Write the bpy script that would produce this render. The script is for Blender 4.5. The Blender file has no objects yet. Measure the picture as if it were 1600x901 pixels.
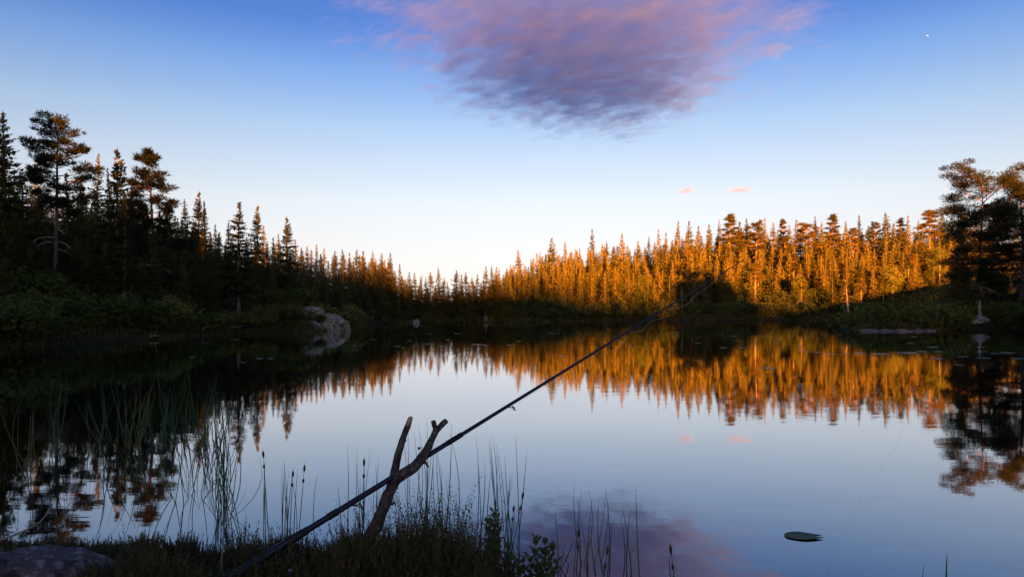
import bpy, math, random
import numpy as np
from mathutils import Vector, Matrix, noise as mnoise

# ------------------------------------------------------------------ camera, sky, sun, exposure
SC = bpy.context.scene
COL = SC.collection
HC = 1.4                 # eye height above the lake
F = 1600 * 24 / 36.0     # focal length in photo pixels
HY = 490.5               # horizon row in the photo
SUN_EL, SUN_DX, SUN_DY = 3.0, 0.10, -0.995      # the sun stands low behind the camera

cam_data = bpy.data.cameras.new('camera')
cam_data.lens = 24; cam_data.sensor_width = 36
cam_data.shift_y = (HY - 450.5) / 1600
cam_data.clip_start = 0.05; cam_data.clip_end = 40000
cam = bpy.data.objects.new('camera', cam_data); COL.objects.link(cam)
cam.location = (0, 0, HC); cam.rotation_euler = (math.pi / 2, 0, 0)
SC.camera = cam

SC.view_settings.view_transform = 'Standard'
SC.view_settings.look = 'None'
SC.view_settings.gamma = 1.0
SC.view_settings.use_curve_mapping = False
SC.view_settings.exposure = 3.9

world = bpy.data.worlds.new('World'); SC.world = world
world.use_nodes = True
wn = world.node_tree.nodes; wl = world.node_tree.links
wn.clear()
w_out = wn.new('ShaderNodeOutputWorld'); w_bg = wn.new('ShaderNodeBackground')
w_sky = wn.new('ShaderNodeTexSky')
w_sky.sky_type = 'NISHITA'; w_sky.sun_disc = False
w_sky.sun_elevation = math.radians(SUN_EL)
w_sky.sun_rotation = -math.atan2(SUN_DX, SUN_DY)
w_sky.altitude = 400; w_sky.air_density = 0.6; w_sky.dust_density = 0.2; w_sky.ozone_density = 1.5
# the evening sky of the photograph grades from deep blue overhead to pale cream at the horizon
w_tc = wn.new('ShaderNodeTexCoord'); w_sep = wn.new('ShaderNodeSeparateXYZ'); w_ramp = wn.new('ShaderNodeValToRGB')
w_mul = wn.new('ShaderNodeMix'); w_mul.data_type = 'RGBA'; w_mul.blend_type = 'MULTIPLY'; w_mul.inputs[0].default_value = 1.0
wl.new(w_tc.outputs['Generated'], w_sep.inputs[0]); wl.new(w_sep.outputs[2], w_ramp.inputs[0])
_stops = [(0.0, (.44, .40, .70)), (.047, (.60, .40, .41)), (.103, (.88, .51, .41)), (.158, (1.08, .63, .46)), (.211, (1.06, .66, .52)),
          (.263, (.91, .66, .57)), (.328, (.60, .55, .63)), (.382, (.32, .38, .60)), (.46, (.22, .32, .57)), (1.0, (.18, .28, .52))]
while len(w_ramp.color_ramp.elements) < len(_stops): w_ramp.color_ramp.elements.new(0.5)
for _el, (_p, _c) in zip(w_ramp.color_ramp.elements, _stops):
    _el.position = _p; _el.color = (_c[0] / 1.25, _c[1] / 1.25, _c[2] / 1.25, 1)
w_bg.inputs['Strength'].default_value = 0.05
wl.new(w_sky.outputs[0], w_mul.inputs[6]); wl.new(w_ramp.outputs[0], w_mul.inputs[7])
# the half of the sky round the low sun glows brighter and warmer than the half over the lake
w_glow = wn.new('ShaderNodeMapRange'); w_glow.interpolation_type = 'SMOOTHSTEP'
w_glow.inputs[1].default_value = -0.05; w_glow.inputs[2].default_value = -0.75; w_glow.inputs[3].default_value = 0.0; w_glow.inputs[4].default_value = 1.0
w_tint = wn.new('ShaderNodeMix'); w_tint.data_type = 'RGBA'; w_tint.inputs[6].default_value = (1, 1, 1, 1); w_tint.inputs[7].default_value = (2.6, 2.1, 1.5, 1)
w_m2 = wn.new('ShaderNodeMix'); w_m2.data_type = 'RGBA'; w_m2.blend_type = 'MULTIPLY'; w_m2.inputs[0].default_value = 1.0
wl.new(w_sep.outputs[1], w_glow.inputs[0]); wl.new(w_glow.outputs[0], w_tint.inputs[0])
wl.new(w_mul.outputs[2], w_m2.inputs[6]); wl.new(w_tint.outputs[2], w_m2.inputs[7])
wl.new(w_m2.outputs[2], w_bg.inputs['Color'])
wl.new(w_bg.outputs[0], w_out.inputs['Surface'])

sun_data = bpy.data.lights.new('sun', 'SUN')
sun_data.energy = 4.2; sun_data.angle = math.radians(0.5); sun_data.color = (1.0, 0.28, 0.010)
sun = bpy.data.objects.new('sun', sun_data); COL.objects.link(sun)
_e = math.radians(SUN_EL)
_n = math.hypot(SUN_DX, SUN_DY)
sun_vec = Vector((SUN_DX / _n * math.cos(_e), SUN_DY / _n * math.cos(_e), math.sin(_e)))
sun.rotation_euler = sun_vec.to_track_quat('Z', 'Y').to_euler()
sun.location = (-60, -60, 60)

SC.cycles.max_bounces = 6; SC.cycles.diffuse_bounces = 2; SC.cycles.glossy_bounces = 3
SC.cycles.transmission_bounces = 2; SC.cycles.transparent_max_bounces = 6; SC.cycles.volume_bounces = 1
SC.cycles.caustics_reflective = False; SC.cycles.caustics_refractive = False

# ------------------------------------------------------------------ helpers
def tag(o, label=None, cat=None, group=None, kind=None):
    if label: o['label'] = label
    if cat: o['category'] = cat
    if group: o['group'] = group
    if kind: o['kind'] = kind
    return o

def empty(name, loc=(0, 0, 0), label=None, cat=None, group=None):
    o = bpy.data.objects.new(name, None); COL.objects.link(o)
    o.location = loc; o.empty_display_size = 0.2
    return tag(o, label, cat, group)

class MB:
    """collects faces; builds ONE mesh"""
    def __init__(self): self.v = []; self.f = []; self.n = 0
    def add(self, verts, faces):
        verts = np.asarray(verts, float).reshape(-1, 3)
        faces = np.asarray(faces, int)
        self.v.append(verts); self.f.append(faces + self.n); self.n += len(verts)
    def tris(self, P):                       # P: (n,3,3)
        P = np.asarray(P, float)
        if len(P): self.add(P.reshape(-1, 3), np.arange(len(P) * 3).reshape(-1, 3))
    def quads(self, P):
        P = np.asarray(P, float)
        if len(P): self.add(P.reshape(-1, 3), np.arange(len(P) * 4).reshape(-1, 4))
    def tube(self, pts, rad, sides=6, cap=True):
        pts = [Vector(p) for p in pts]; n = len(pts)
        rad = rad if hasattr(rad, '__len__') else [rad] * n
        V = []; ref = None
        for i, p in enumerate(pts):
            t = (pts[min(i + 1, n - 1)] - pts[max(i - 1, 0)])
            t = t.normalized() if t.length > 1e-9 else Vector((0, 0, 1))
            if ref is None: ref = Vector((1, 0, 0)) if abs(t.x) < .8 else Vector((0, 1, 0))
            a = (ref - t * ref.dot(t)).normalized(); b = t.cross(a); ref = a
            for k in range(sides):
                an = 2 * math.pi * k / sides
                V.append(p + (a * math.cos(an) + b * math.sin(an)) * rad[i])
        Fq = [(i * sides + k, i * sides + (k + 1) % sides, (i + 1) * sides + (k + 1) % sides, (i + 1) * sides + k)
              for i in range(n - 1) for k in range(sides)]
        self.add([tuple(v) for v in V], Fq)
        if cap:
            for e, s in ((0, -1), (n - 1, 1)):
                ring = [tuple(V[e * sides + k]) for k in range(sides)]
                c = tuple(pts[e])
                self.tris([[c, ring[k], ring[(k + 1) % sides]][::s] for k in range(sides)])
    def mesh(self, name, smooth=False):
        me = bpy.data.meshes.new(name)
        V = np.concatenate(self.v) if self.v else np.zeros((0, 3))
        tot = sum(len(f) for f in self.f)
        L = np.concatenate([f.ravel() for f in self.f]); lt = np.concatenate([np.full(len(f), f.shape[1]) for f in self.f])
        ls = np.concatenate([[0], np.cumsum(lt)[:-1]])
        me.vertices.add(len(V)); me.vertices.foreach_set('co', V.ravel())
        me.loops.add(len(L)); me.loops.foreach_set('vertex_index', L.astype(np.int32))
        me.polygons.add(tot); me.polygons.foreach_set('loop_start', ls.astype(np.int32))
        me.polygons.foreach_set('loop_total', lt.astype(np.int32))
        if smooth: me.polygons.foreach_set('use_smooth', np.ones(tot, bool))
        me.update(calc_edges=True); me.validate()
        return me
    def build(self, name, mat, parent=None, smooth=False):
        me = self.mesh(name, smooth); me.materials.append(mat)
        return link(name, me, parent)

def link(name, me, parent=None):
    o = bpy.data.objects.new(name, me); COL.objects.link(o)
    if parent: o.parent = parent
    return o

def children(o): return [c for c in bpy.data.objects if c.parent == o]

def at(px, py, D):                         # photo pixel at depth D -> world point
    return Vector(((px - 800) / F * D, D, HC + (HY - py) / F * D))
def onwater(px, py):                       # photo pixel on the lake surface
    return at(px, py, HC * F / (py - HY))

def nz(x, y, z=0.0): return mnoise.noise(Vector((x, y, z)))

# value noise in numpy
_rng = np.random.default_rng(5)
_lat = _rng.random((256, 256))
def vnoise(x, y):
    xi = np.floor(x).astype(int); yi = np.floor(y).astype(int)
    fx = x - xi; fy = y - yi
    fx = fx * fx * (3 - 2 * fx); fy = fy * fy * (3 - 2 * fy)
    g = lambda i, j: _lat[i % 256, j % 256]
    return (g(xi, yi) * (1 - fx) + g(xi + 1, yi) * fx) * (1 - fy) + (g(xi, yi + 1) * (1 - fx) + g(xi + 1, yi + 1) * fx) * fy - 0.5
def sstep(a, b, x):
    t = np.clip((x - a) / (b - a), 0, 1); return t * t * (3 - 2 * t)

# ------------------------------------------------------------------ materials
def new_mat(name):
    m = bpy.data.materials.new(name); m.use_nodes = True
    nt = m.node_tree; nt.nodes.clear()
    out = nt.nodes.new('ShaderNodeOutputMaterial'); p = nt.nodes.new('ShaderNodeBsdfPrincipled')
    nt.links.new(p.outputs[0], out.inputs['Surface'])
    return m, nt, p, out

def ramp(nt, fac, stops):
    r = nt.nodes.new('ShaderNodeValToRGB'); e = r.color_ramp.elements
    while len(e) < len(stops): e.new(0.5)
    for el, (pos, c) in zip(e, stops): el.position = pos; el.color = (*c, 1)
    nt.links.new(fac, r.inputs[0]); return r.outputs[0]

def tex_noise(nt, scale, detail=4, rough=0.6, vec=None, dist=0.0, coord='Object', sc3=None):
    if vec is None:
        tc = nt.nodes.new('ShaderNodeTexCoord'); vec = tc.outputs[coord]
    if sc3:
        mp = nt.nodes.new('ShaderNodeMapping'); mp.inputs['Scale'].default_value = sc3
        nt.links.new(vec, mp.inputs[0]); vec = mp.outputs[0]
    n = nt.nodes.new('ShaderNodeTexNoise'); n.inputs['Scale'].default_value = scale
    n.inputs['Detail'].default_value = detail; n.inputs['Roughness'].default_value = rough
    n.inputs['Distortion'].default_value = dist
    nt.links.new(vec, n.inputs['Vector']); return n.outputs['Fac']

def math_n(nt, op, a, b=None):
    m = nt.nodes.new('ShaderNodeMath'); m.operation = op
    for i, x in enumerate((a, b)):
        if x is None: continue
        if isinstance(x, (int, float)): m.inputs[i].default_value = x
        else: nt.links.new(x, m.inputs[i])
    return m.outputs[0]

def foliage(name, c0, c1, c2, scale=1.5, trans=0.25):
    """leaves: tint varies from tree to tree and from spray to spray"""
    m, nt, p, out = new_mat(name)
    oi = nt.nodes.new('ShaderNodeObjectInfo')
    n = tex_noise(nt, scale, 3)
    f = math_n(nt, 'ADD', math_n(nt, 'MULTIPLY', n, 0.6), math_n(nt, 'MULTIPLY', oi.outputs['Random'], 0.4))
    c = ramp(nt, f, [(0.25, c0), (0.5, c1), (0.75, c2)])
    nt.links.new(c, p.inputs['Base Color'])
    p.inputs['Roughness'].default_value = 0.7; p.inputs['Specular IOR Level'].default_value = 0.15
    if trans:
        t = nt.nodes.new('ShaderNodeBsdfTranslucent'); nt.links.new(c, t.inputs[0])
        mx = nt.nodes.new('ShaderNodeMixShader'); mx.inputs[0].default_value = trans
        nt.links.new(p.outputs[0], mx.inputs[1]); nt.links.new(t.outputs[0], mx.inputs[2])
        nt.links.new(mx.outputs[0], out.inputs['Surface'])
    return m

def mottled(name, stops, scale, rough=0.85, bump=0.3, bscale=None, sc3=None, spec=0.2, bdist=0.02):
    m, nt, p, out = new_mat(name)
    n = tex_noise(nt, scale, 6, 0.65, sc3=sc3)
    nt.links.new(ramp(nt, n, stops), p.inputs['Base Color'])
    p.inputs['Roughness'].default_value = rough; p.inputs['Specular IOR Level'].default_value = spec
    if bump:
        b = nt.nodes.new('ShaderNodeBump'); b.inputs['Strength'].default_value = bump; b.inputs['Distance'].default_value = bdist
        nt.links.new(tex_noise(nt, bscale or scale * 3, 6, 0.7, sc3=sc3), b.inputs['Height'])
        nt.links.new(b.outputs[0], p.inputs['Normal'])
    return m

def plain(name, col, rough=0.5, spec=0.4, metal=0.0):
    m, nt, p, out = new_mat(name)
    n = tex_noise(nt, 40, 3)
    nt.links.new(ramp(nt, n, [(0.3, tuple(c * .75 for c in col)), (0.7, col)]), p.inputs['Base Color'])
    p.inputs['Roughness'].default_value = rough; p.inputs['Specular IOR Level'].default_value = spec; p.inputs['Metallic'].default_value = metal
    return m

M = {}
M['spruce'] = foliage('spruce_needles', (.036, .046, .016), (.072, .076, .024), (.130, .112, .030))
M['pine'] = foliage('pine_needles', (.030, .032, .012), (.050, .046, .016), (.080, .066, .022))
M['pine_dark'] = foliage('shaded_pine_needles', (.009, .013, .007), (.015, .020, .009), (.024, .027, .012))  # pine needles with shade put into the colour, for the near pines
M['shrub_far'] = foliage('far_shrub_leaves', (.026, .038, .011), (.044, .060, .015), (.075, .088, .024), 3.0)
M['shrub'] = foliage('shrub_leaves', (.044, .056, .011), (.072, .088, .015), (.11, .12, .024), 3.0)
M['under'] = foliage('undergrowth_leaves', (.030, .034, .007), (.055, .056, .010), (.095, .080, .018), 0.8)
M['heather'] = foliage('heather_sprigs', (.060, .050, .014), (.10, .068, .022), (.15, .075, .040), 6.0, 0.3)
M['grass'] = foliage('grass_blades', (.045, .058, .016), (.08, .085, .026), (.15, .115, .055), 5.0, 0.2)
M['reed'] = foliage('reed_blades', (.045, .105, .055), (.075, .145, .07), (.15, .14, .065), 2.0, 0.2)
M['bilberry'] = foliage('bilberry_leaves', (.045, .080, .022), (.065, .110, .030), (.090, .120, .040), 20.0, 0.25)
M['seed'] = mottled('seed_heads', [(0.3, (.03, .018, .010)), (0.7, (.075, .045, .02))], 60, bump=0.2)
M['bark_grey'] = mottled('grey_bark', [(0.3, (.055, .045, .038)), (0.55, (.12, .10, .085)), (0.75, (.20, .18, .16))], 6, bump=0.6, sc3=(1, 1, .25), bdist=0.05)
M['dead'] = mottled('dead_wood', [(0.3, (.12, .105, .09)), (0.7, (.30, .27, .24))], 8, bump=0.4)
M['stick'] = mottled('stick_bark', [(0.32, (.014, .011, .009)), (0.5, (.052, .042, .037)), (0.66, (.13, .115, .105))], 38, bump=0.7, bscale=70, bdist=0.004)
M['cutwood'] = mottled('broken_wood', [(0.3, (.18, .11, .06)), (0.7, (.42, .30, .20))], 80, bump=0.4, bdist=0.003)
M['rod'] = plain('rod_blank', (.008, .008, .030), 0.35, 0.25)
M['grip'] = mottled('rod_grip_foam', [(0.3, (.006, .006, .009)), (0.7, (.014, .014, .020))], 90, rough=0.6, bump=0.15, spec=0.2, bdist=0.001)
M['metal'] = plain('guide_metal', (.05, .05, .06), 0.3, 0.5, 0.8)
M['line'] = foliage('nylon_line', (.62, .58, .54), (.72, .68, .64), (.80, .77, .74), 20.0, 0.55)
M['foil'] = plain('white_scrap', (.78, .80, .86), 0.35, 0.5)
M['plane'] = plain('white_paint', (.80, .80, .80), 0.4, 0.5)
M['pad'] = mottled('lily_leaf', [(0.3, (.05, .085, .055)), (0.7, (.11, .16, .12))], 9, rough=0.3, bump=0.25, spec=0.6, bdist=0.01)
M['bigpad'] = mottled('wet_lily_leaf', [(0.3, (.035, .065, .030)), (0.7, (.085, .13, .065))], 14, rough=0.6, bump=0.4, spec=0.15, bdist=0.006)
M['dry'] = foliage('dead_grass', (.10, .075, .045), (.16, .12, .075), (.24, .19, .12), 8.0, 0.1)
M['moss'] = mottled('moss', [(0.3, (.020, .026, .008)), (0.7, (.05, .055, .018))], 5, bump=0.8, bdist=0.1)

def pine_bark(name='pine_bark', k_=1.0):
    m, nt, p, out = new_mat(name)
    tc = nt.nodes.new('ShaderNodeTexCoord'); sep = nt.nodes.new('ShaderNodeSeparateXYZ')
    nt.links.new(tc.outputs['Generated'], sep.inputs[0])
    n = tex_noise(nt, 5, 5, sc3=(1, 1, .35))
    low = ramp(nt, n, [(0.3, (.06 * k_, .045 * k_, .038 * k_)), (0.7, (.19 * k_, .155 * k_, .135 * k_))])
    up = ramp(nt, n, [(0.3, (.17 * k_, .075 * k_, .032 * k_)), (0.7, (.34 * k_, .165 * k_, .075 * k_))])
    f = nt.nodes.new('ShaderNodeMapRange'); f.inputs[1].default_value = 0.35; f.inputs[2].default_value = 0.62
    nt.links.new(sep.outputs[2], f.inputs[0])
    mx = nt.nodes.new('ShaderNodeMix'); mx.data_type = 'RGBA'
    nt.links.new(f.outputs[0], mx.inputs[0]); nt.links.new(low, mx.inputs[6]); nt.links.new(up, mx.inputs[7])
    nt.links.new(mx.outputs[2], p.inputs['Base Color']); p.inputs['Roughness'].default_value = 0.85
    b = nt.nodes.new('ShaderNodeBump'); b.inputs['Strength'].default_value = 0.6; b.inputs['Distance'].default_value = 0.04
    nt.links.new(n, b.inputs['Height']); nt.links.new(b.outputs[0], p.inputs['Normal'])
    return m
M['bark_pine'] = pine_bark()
M['bark_pine_shaded'] = pine_bark('shaded_pine_bark', .36)  # same bark darkened so the near pines look shaded

def granite(name, base, lichen, dark, sc=1.0):
    m, nt, p, out = new_mat(name)
    a = tex_noise(nt, 1.3 * sc, 7, 0.7); b = tex_noise(nt, 3.1 * sc, 6, 0.7); g = tex_noise(nt, 45 * sc, 2)
    c0 = ramp(nt, g, [(0.3, tuple(x * .65 for x in base)), (0.7, tuple(x * 1.2 for x in base))])
    def mix(f, x, y):
        mx = nt.nodes.new('ShaderNodeMix'); mx.data_type = 'RGBA'
        nt.links.new(f, mx.inputs[0]); nt.links.new(x, mx.inputs[6])
        if isinstance(y, tuple): mx.inputs[7].default_value = (*y, 1)
        else: nt.links.new(y, mx.inputs[7])
        return mx.outputs[2]
    c1 = mix(ramp(nt, b, [(0.52, (0, 0, 0)), (0.60, (1, 1, 1))]), c0, lichen)
    c2 = mix(ramp(nt, a, [(0.53, (0, 0, 0)), (0.62, (1, 1, 1))]), c1, dark)
    nt.links.new(c2, p.inputs['Base Color']); p.inputs['Roughness'].default_value = 0.9; p.inputs['Specular IOR Level'].default_value = 0.2
    bp = nt.nodes.new('ShaderNodeBump'); bp.inputs['Strength'].default_value = 0.7; bp.inputs['Distance'].default_value = 0.06 / sc
    nt.links.new(b, bp.inputs['Height']); nt.links.new(bp.outputs[0], p.inputs['Normal'])
    return m
M['granite'] = granite('granite_lichen', (.155, .14, .12), (.27, .265, .175), (.026, .026, .016))
M['granite_pink'] = granite('granite_pink', (.14, .105, .105), (.19, .165, .155), (.04, .033, .03), 1.6)
M['granite_pale'] = granite('granite_pale', (.24, .21, .21), (.30, .28, .27), (.07, .06, .055), 1.8)
M['boulder'] = granite('boulder_lichen', (.075, .055, .058), (.19, .155, .165), (.018, .014, .014), 7.0)

# ground
gm, nt, p, out = new_mat('forest_floor')
n1 = tex_noise(nt, 0.35, 8, 0.7); n2 = tex_noise(nt, 7, 8, 0.75)
f = math_n(nt, 'ADD', math_n(nt, 'MULTIPLY', n1, 0.5), math_n(nt, 'MULTIPLY', n2, 0.5))
nt.links.new(ramp(nt, f, [(0.32, (.010, .008, .005)), (0.48, (.020, .020, .007)), (0.58, (.034, .027, .014)), (0.7, (.055, .044, .028))]), p.inputs['Base Color'])
p.inputs['Roughness'].default_value = 0.95; p.inputs['Specular IOR Level'].default_value = 0.05
b = nt.nodes.new('ShaderNodeBump'); b.inputs['Strength'].default_value = 0.9; b.inputs['Distance'].default_value = 0.06
nt.links.new(n2, b.inputs['Height']); nt.links.new(b.outputs[0], p.inputs['Normal'])
M['ground'] = gm

# water: dark peat water, mirror-like, with faint ripples
wm, nt, p, out = new_mat('lake_water')
p.inputs['Base Color'].default_value = (.0012, .0016, .0025, 1)
p.inputs['Roughness'].default_value = 0.025; p.inputs['IOR'].default_value = 1.9
r1 = tex_noise(nt, 1.0, 3, 0.5, sc3=(1.1, 2.6, 1)); r2 = tex_noise(nt, 1.0, 2, 0.5, sc3=(7, 16, 1)); r3 = tex_noise(nt, 0.12, 2)
amp = nt.nodes.new('ShaderNodeMapRange'); amp.inputs[1].default_value = 0.4; amp.inputs[2].default_value = 0.65
amp.inputs[3].default_value = 0.25; amp.inputs[4].default_value = 1.9
nt.links.new(r3, amp.inputs[0])
hh = math_n(nt, 'MULTIPLY', math_n(nt, 'ADD', r1, math_n(nt, 'MULTIPLY', r2, 0.14)), amp.outputs[0])
b = nt.nodes.new('ShaderNodeBump'); b.inputs['Strength'].default_value = 1.0; b.inputs['Distance'].default_value = 0.0011
nt.links.new(hh, b.inputs['Height']); nt.links.new(b.outputs[0], p.inputs['Normal'])
p.inputs['Specular IOR Level'].default_value = 0.0
gl = nt.nodes.new('ShaderNodeBsdfGlossy'); gl.inputs['Color'].default_value = (.90, .93, 1.0, 1); gl.inputs['Roughness'].default_value = 0.02
nt.links.new(b.outputs[0], gl.inputs['Normal'])
lw = nt.nodes.new('ShaderNodeLayerWeight'); lw.inputs['Blend'].default_value = 0.5; nt.links.new(b.outputs[0], lw.inputs['Normal'])
mr = nt.nodes.new('ShaderNodeMapRange'); mr.inputs[3].default_value = 0.03; mr.inputs[4].default_value = 0.98
nt.links.new(math_n(nt, 'POWER', lw.outputs['Facing'], 2.9), mr.inputs[0])
mx = nt.nodes.new('ShaderNodeMixShader'); nt.links.new(mr.outputs[0], mx.inputs[0]); nt.links.new(p.outputs[0], mx.inputs[1]); nt.links.new(gl.outputs[0], mx.inputs[2])
nt.links.new(mx.outputs[0], out.inputs['Surface'])
M['water'] = wm

# ------------------------------------------------------------------ terrain
def P2(px, py):
    v = onwater(px, py); return (v.x, v.y)
SHORE = [(-5.2, 4.5), (-3.5, 4.0), (-2.5, 3.86), (-1.5, 3.82), (-0.9, 3.78), (-0.4, 3.72), (-0.1, 3.56), (0.12, 3.25), (0.2, 2.9), (0.35, 2.3),
         (1.2, 1.0), (4, -1), (14, -4), (36, -3), (58, 8), (54, 26), (45, 40), (45, 54), (53, 66),  # unseen bank at the right pushed out to carry the added shading stand
         P2(1640, 511.5), P2(1560, 512.5), P2(1530, 513), P2(1460, 516.5), P2(1400, 517.5), P2(1350, 517), P2(1338, 514.5),
         (36, 74), (52, 96), P2(1370, 501), P2(1330, 500.3), P2(1200, 500.2), P2(1100, 500.3), P2(1000, 500.5), P2(900, 501.5), P2(840, 502.8),
         P2(760, 503.2), P2(700, 503), P2(650, 504), P2(600, 506.5), P2(565, 511), P2(545, 515), P2(480, 518.5), P2(440, 519),
         P2(370, 520.5), P2(300, 525), P2(240, 530), P2(170, 534), P2(100, 539), P2(0, 545), (-21.5, 20), (-19, 13), (-12, 8.0), (-8, 5.8)]
_S = np.array(SHORE)
def shore_sd(x, y):
    """signed distance to the shoreline: positive on land"""
    x = np.asarray(x, float); y = np.asarray(y, float); sh = x.shape
    x = x.ravel(); y = y.ravel()
    d2 = np.full(len(x), 1e18); ins = np.zeros(len(x), bool)
    A = _S; B = np.roll(_S, -1, 0)
    for (ax, ay), (bx, by) in zip(A, B):
        dx, dy = bx - ax, by - ay
        t = np.clip(((x - ax) * dx + (y - ay) * dy) / (dx * dx + dy * dy), 0, 1)
        d2 = np.minimum(d2, (x - ax - t * dx) ** 2 + (y - ay - t * dy) ** 2)
        c = (ay > y) != (by > y)
        with np.errstate(divide='ignore', invalid='ignore'):
            xi = ax + (y - ay) / (dy if dy else 1e-9) * dx
        ins ^= c & (x < xi)
    d = np.sqrt(d2)
    return np.where(ins, -d, d).reshape(sh)
_sx, _sy = -SUN_DX / _n, -SUN_DY / _n         # horizontal direction in which the light travels
def ground_z(x, y):
    x = np.asarray(x, float); y = np.asarray(y, float)
    sd = shore_sd(x, y)
    R = np.hypot(x, y)
    far = sstep(10, 40, R)
    sd = sd + far * (vnoise(x * .35, y * .35) * 1.2) + (1 - far) * vnoise(x * 1.7, y * 1.7) * .28
    land = np.maximum(sd, 0)
    left = sstep(-6, -16, x) * sstep(3, 18, y) * sstep(112, 80, y)
    right = sstep(90, 120, y) * sstep(-2, 34, x)
    pen = sstep(20, 26, x) * sstep(40, 44, y) * sstep(100, 80, y)
    slope = .035 + left * .27 + right * .34 + pen * .05
    soft = 62 * (1 - np.exp(-land / 62.0))
    near_bank = .17 * (1 - np.exp(-land / .35)) + far * .35 * (1 - np.exp(-land / 1.5))
    z = near_bank + slope * soft
    # wooded ridge behind the camera, towards the sun
    s = x * _sx + y * _sy
    u = x * _sy - y * _sx
    z = z + np.interp(u, [-26, -21, -6, 18, 50, 62, 90, 104], [14.8, 12.4, 13.4, 13.4, 11.5, 11.7, 11.7, 12.2]) * sstep(-55, -100, s) * sstep(0, 30, land)
    z = z + far * np.minimum(land, 6) / 6 * (vnoise(x * .12, y * .12) * 1.4 + vnoise(x * .5, y * .5) * .5)
    z = z + (1 - far) * np.minimum(land, .6) * (vnoise(x * 3.1, y * 3.1) * .16 + vnoise(x * 9, y * 9) * .05)
    z = np.maximum(z, np.where(sd > 0, 0.012, -9))
    z = np.where(sd <= 0, -np.minimum(-sd * .35, 3) - .03, z)
    return z
def gz(x, y): return float(ground_z(np.array([x]), np.array([y]))[0])

N = 460; k = 7.2; E = 1800
t = np.linspace(-1, 1, N); g = E * np.sinh(k * t) / math.sinh(k)
gx, gy = np.meshgrid(g, g + 3.0)
gzz = ground_z(gx, gy)
mb = MB()
idx = np.arange(N * N).reshape(N, N)
mb.add(np.stack([gx, gy, gzz], -1).reshape(-1, 3),
       np.stack([idx[:-1, :-1], idx[:-1, 1:], idx[1:, 1:], idx[1:, :-1]], -1).reshape(-1, 4))
tag(mb.build('ground', M['ground'], smooth=True), 'mossy brown forest floor rising from the lake on every side', 'ground', kind='structure')

mb = MB(); mb.add([(-60, -12, 0), (120, -12, 0), (120, 190, 0), (-60, 190, 0)], [[0, 1, 2, 3]])
tag(mb.build('lake_water', M['water']), 'still dark lake mirroring the forest and the evening sky', 'water', kind='structure')

# ------------------------------------------------------------------ clouds: real volumes high above the lake
def cloud_mat(name, dens, nscale, sc3, rot, thr, col=(1, 1, 1), soft=0.25):
    m = bpy.data.materials.new(name); m.use_nodes = True
    nt = m.node_tree; nt.nodes.clear()
    out = nt.nodes.new('ShaderNodeOutputMaterial'); v = nt.nodes.new('ShaderNodeVolumePrincipled')
    v.inputs['Color'].default_value = (*col, 1); v.inputs['Anisotropy'].default_value = 0.0
    nt.links.new(v.outputs[0], out.inputs['Volume'])
    tc = nt.nodes.new('ShaderNodeTexCoord')
    ln = nt.nodes.new('ShaderNodeVectorMath'); ln.operation = 'LENGTH'
    nt.links.new(tc.outputs['Object'], ln.inputs[0])
    mp0 = nt.nodes.new('ShaderNodeMapping'); mp0.vector_type = 'POINT'
    mp0.inputs['Rotation'].default_value = (0, 0, rot)
    nt.links.new(tc.outputs['Object'], mp0.inputs[0])
    n = tex_noise(nt, nscale, 5, 0.62, vec=mp0.outputs[0], sc3=sc3, dist=0.35)
    big = tex_noise(nt, nscale * .35, 2, 0.5, vec=mp0.outputs[0])
    edge = math_n(nt, 'SUBTRACT', 1.0, ln.outputs['Value'])            # 1 in the middle, 0 on the hull
    f = math_n(nt, 'ADD', math_n(nt, 'MULTIPLY', edge, 0.75), math_n(nt, 'ADD', math_n(nt, 'MULTIPLY', n, 1.45), math_n(nt, 'MULTIPLY', big, .35)))
    mr = nt.nodes.new('ShaderNodeMapRange'); mr.interpolation_type = 'SMOOTHSTEP'
    mr.inputs[1].default_value = thr; mr.inputs[2].default_value = thr + soft; mr.inputs[3].default_value = 0; mr.inputs[4].default_value = dens
    nt.links.new(f, mr.inputs[0])
    hull = nt.nodes.new('ShaderNodeMapRange'); hull.inputs[1].default_value = 0.0; hull.inputs[2].default_value = 0.2
    nt.links.new(edge, hull.inputs[0])
    nt.links.new(math_n(nt, 'MULTIPLY', mr.outputs[0], hull.outputs[0]), v.inputs['Density'])
    return m

def ellipsoid(seg=28, rings=14):
    mb = MB()
    V = [(math.sin(math.pi * i / rings) * math.cos(2 * math.pi * j / seg), math.sin(math.pi * i / rings) * math.sin(2 * math.pi * j / seg),
          math.cos(math.pi * i / rings)) for i in range(rings + 1) for j in range(seg)]
    Fq = [(i * seg + j, (i + 1) * seg + j, (i + 1) * seg + (j + 1) % seg, i * seg + (j + 1) % seg) for i in range(rings) for j in range(seg)]
    mb.add(V, Fq); return mb
def cloud(loc, semi, rz, mat, label):
    me = ellipsoid().mesh('cloud', True); me.materials.append(mat)
    o = link('cloud', me); o.location = loc; o.scale = semi; o.rotation_euler = (0, 0, rz)
    tag(o, label, 'cloud'); return o
CALT = 600.0; CLOUD_COL = (.175, .28, .96); PUFF_COL = (.40, .42, 1.0)
def sky_at(px, py):
    D = (CALT - HC) * F / (HY - py); return Vector(((px - 800) / F * D, D, CALT))
cloud((178, 1660, CALT + 40), (675, 1120, 70), math.radians(-13),
      cloud_mat('cloud_bank', 0.009, 7.0, (1.25, 4.2, .5), math.radians(9), 1.14, CLOUD_COL),
      'broad streaky mauve cloud with pink edges high over the lake')
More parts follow.
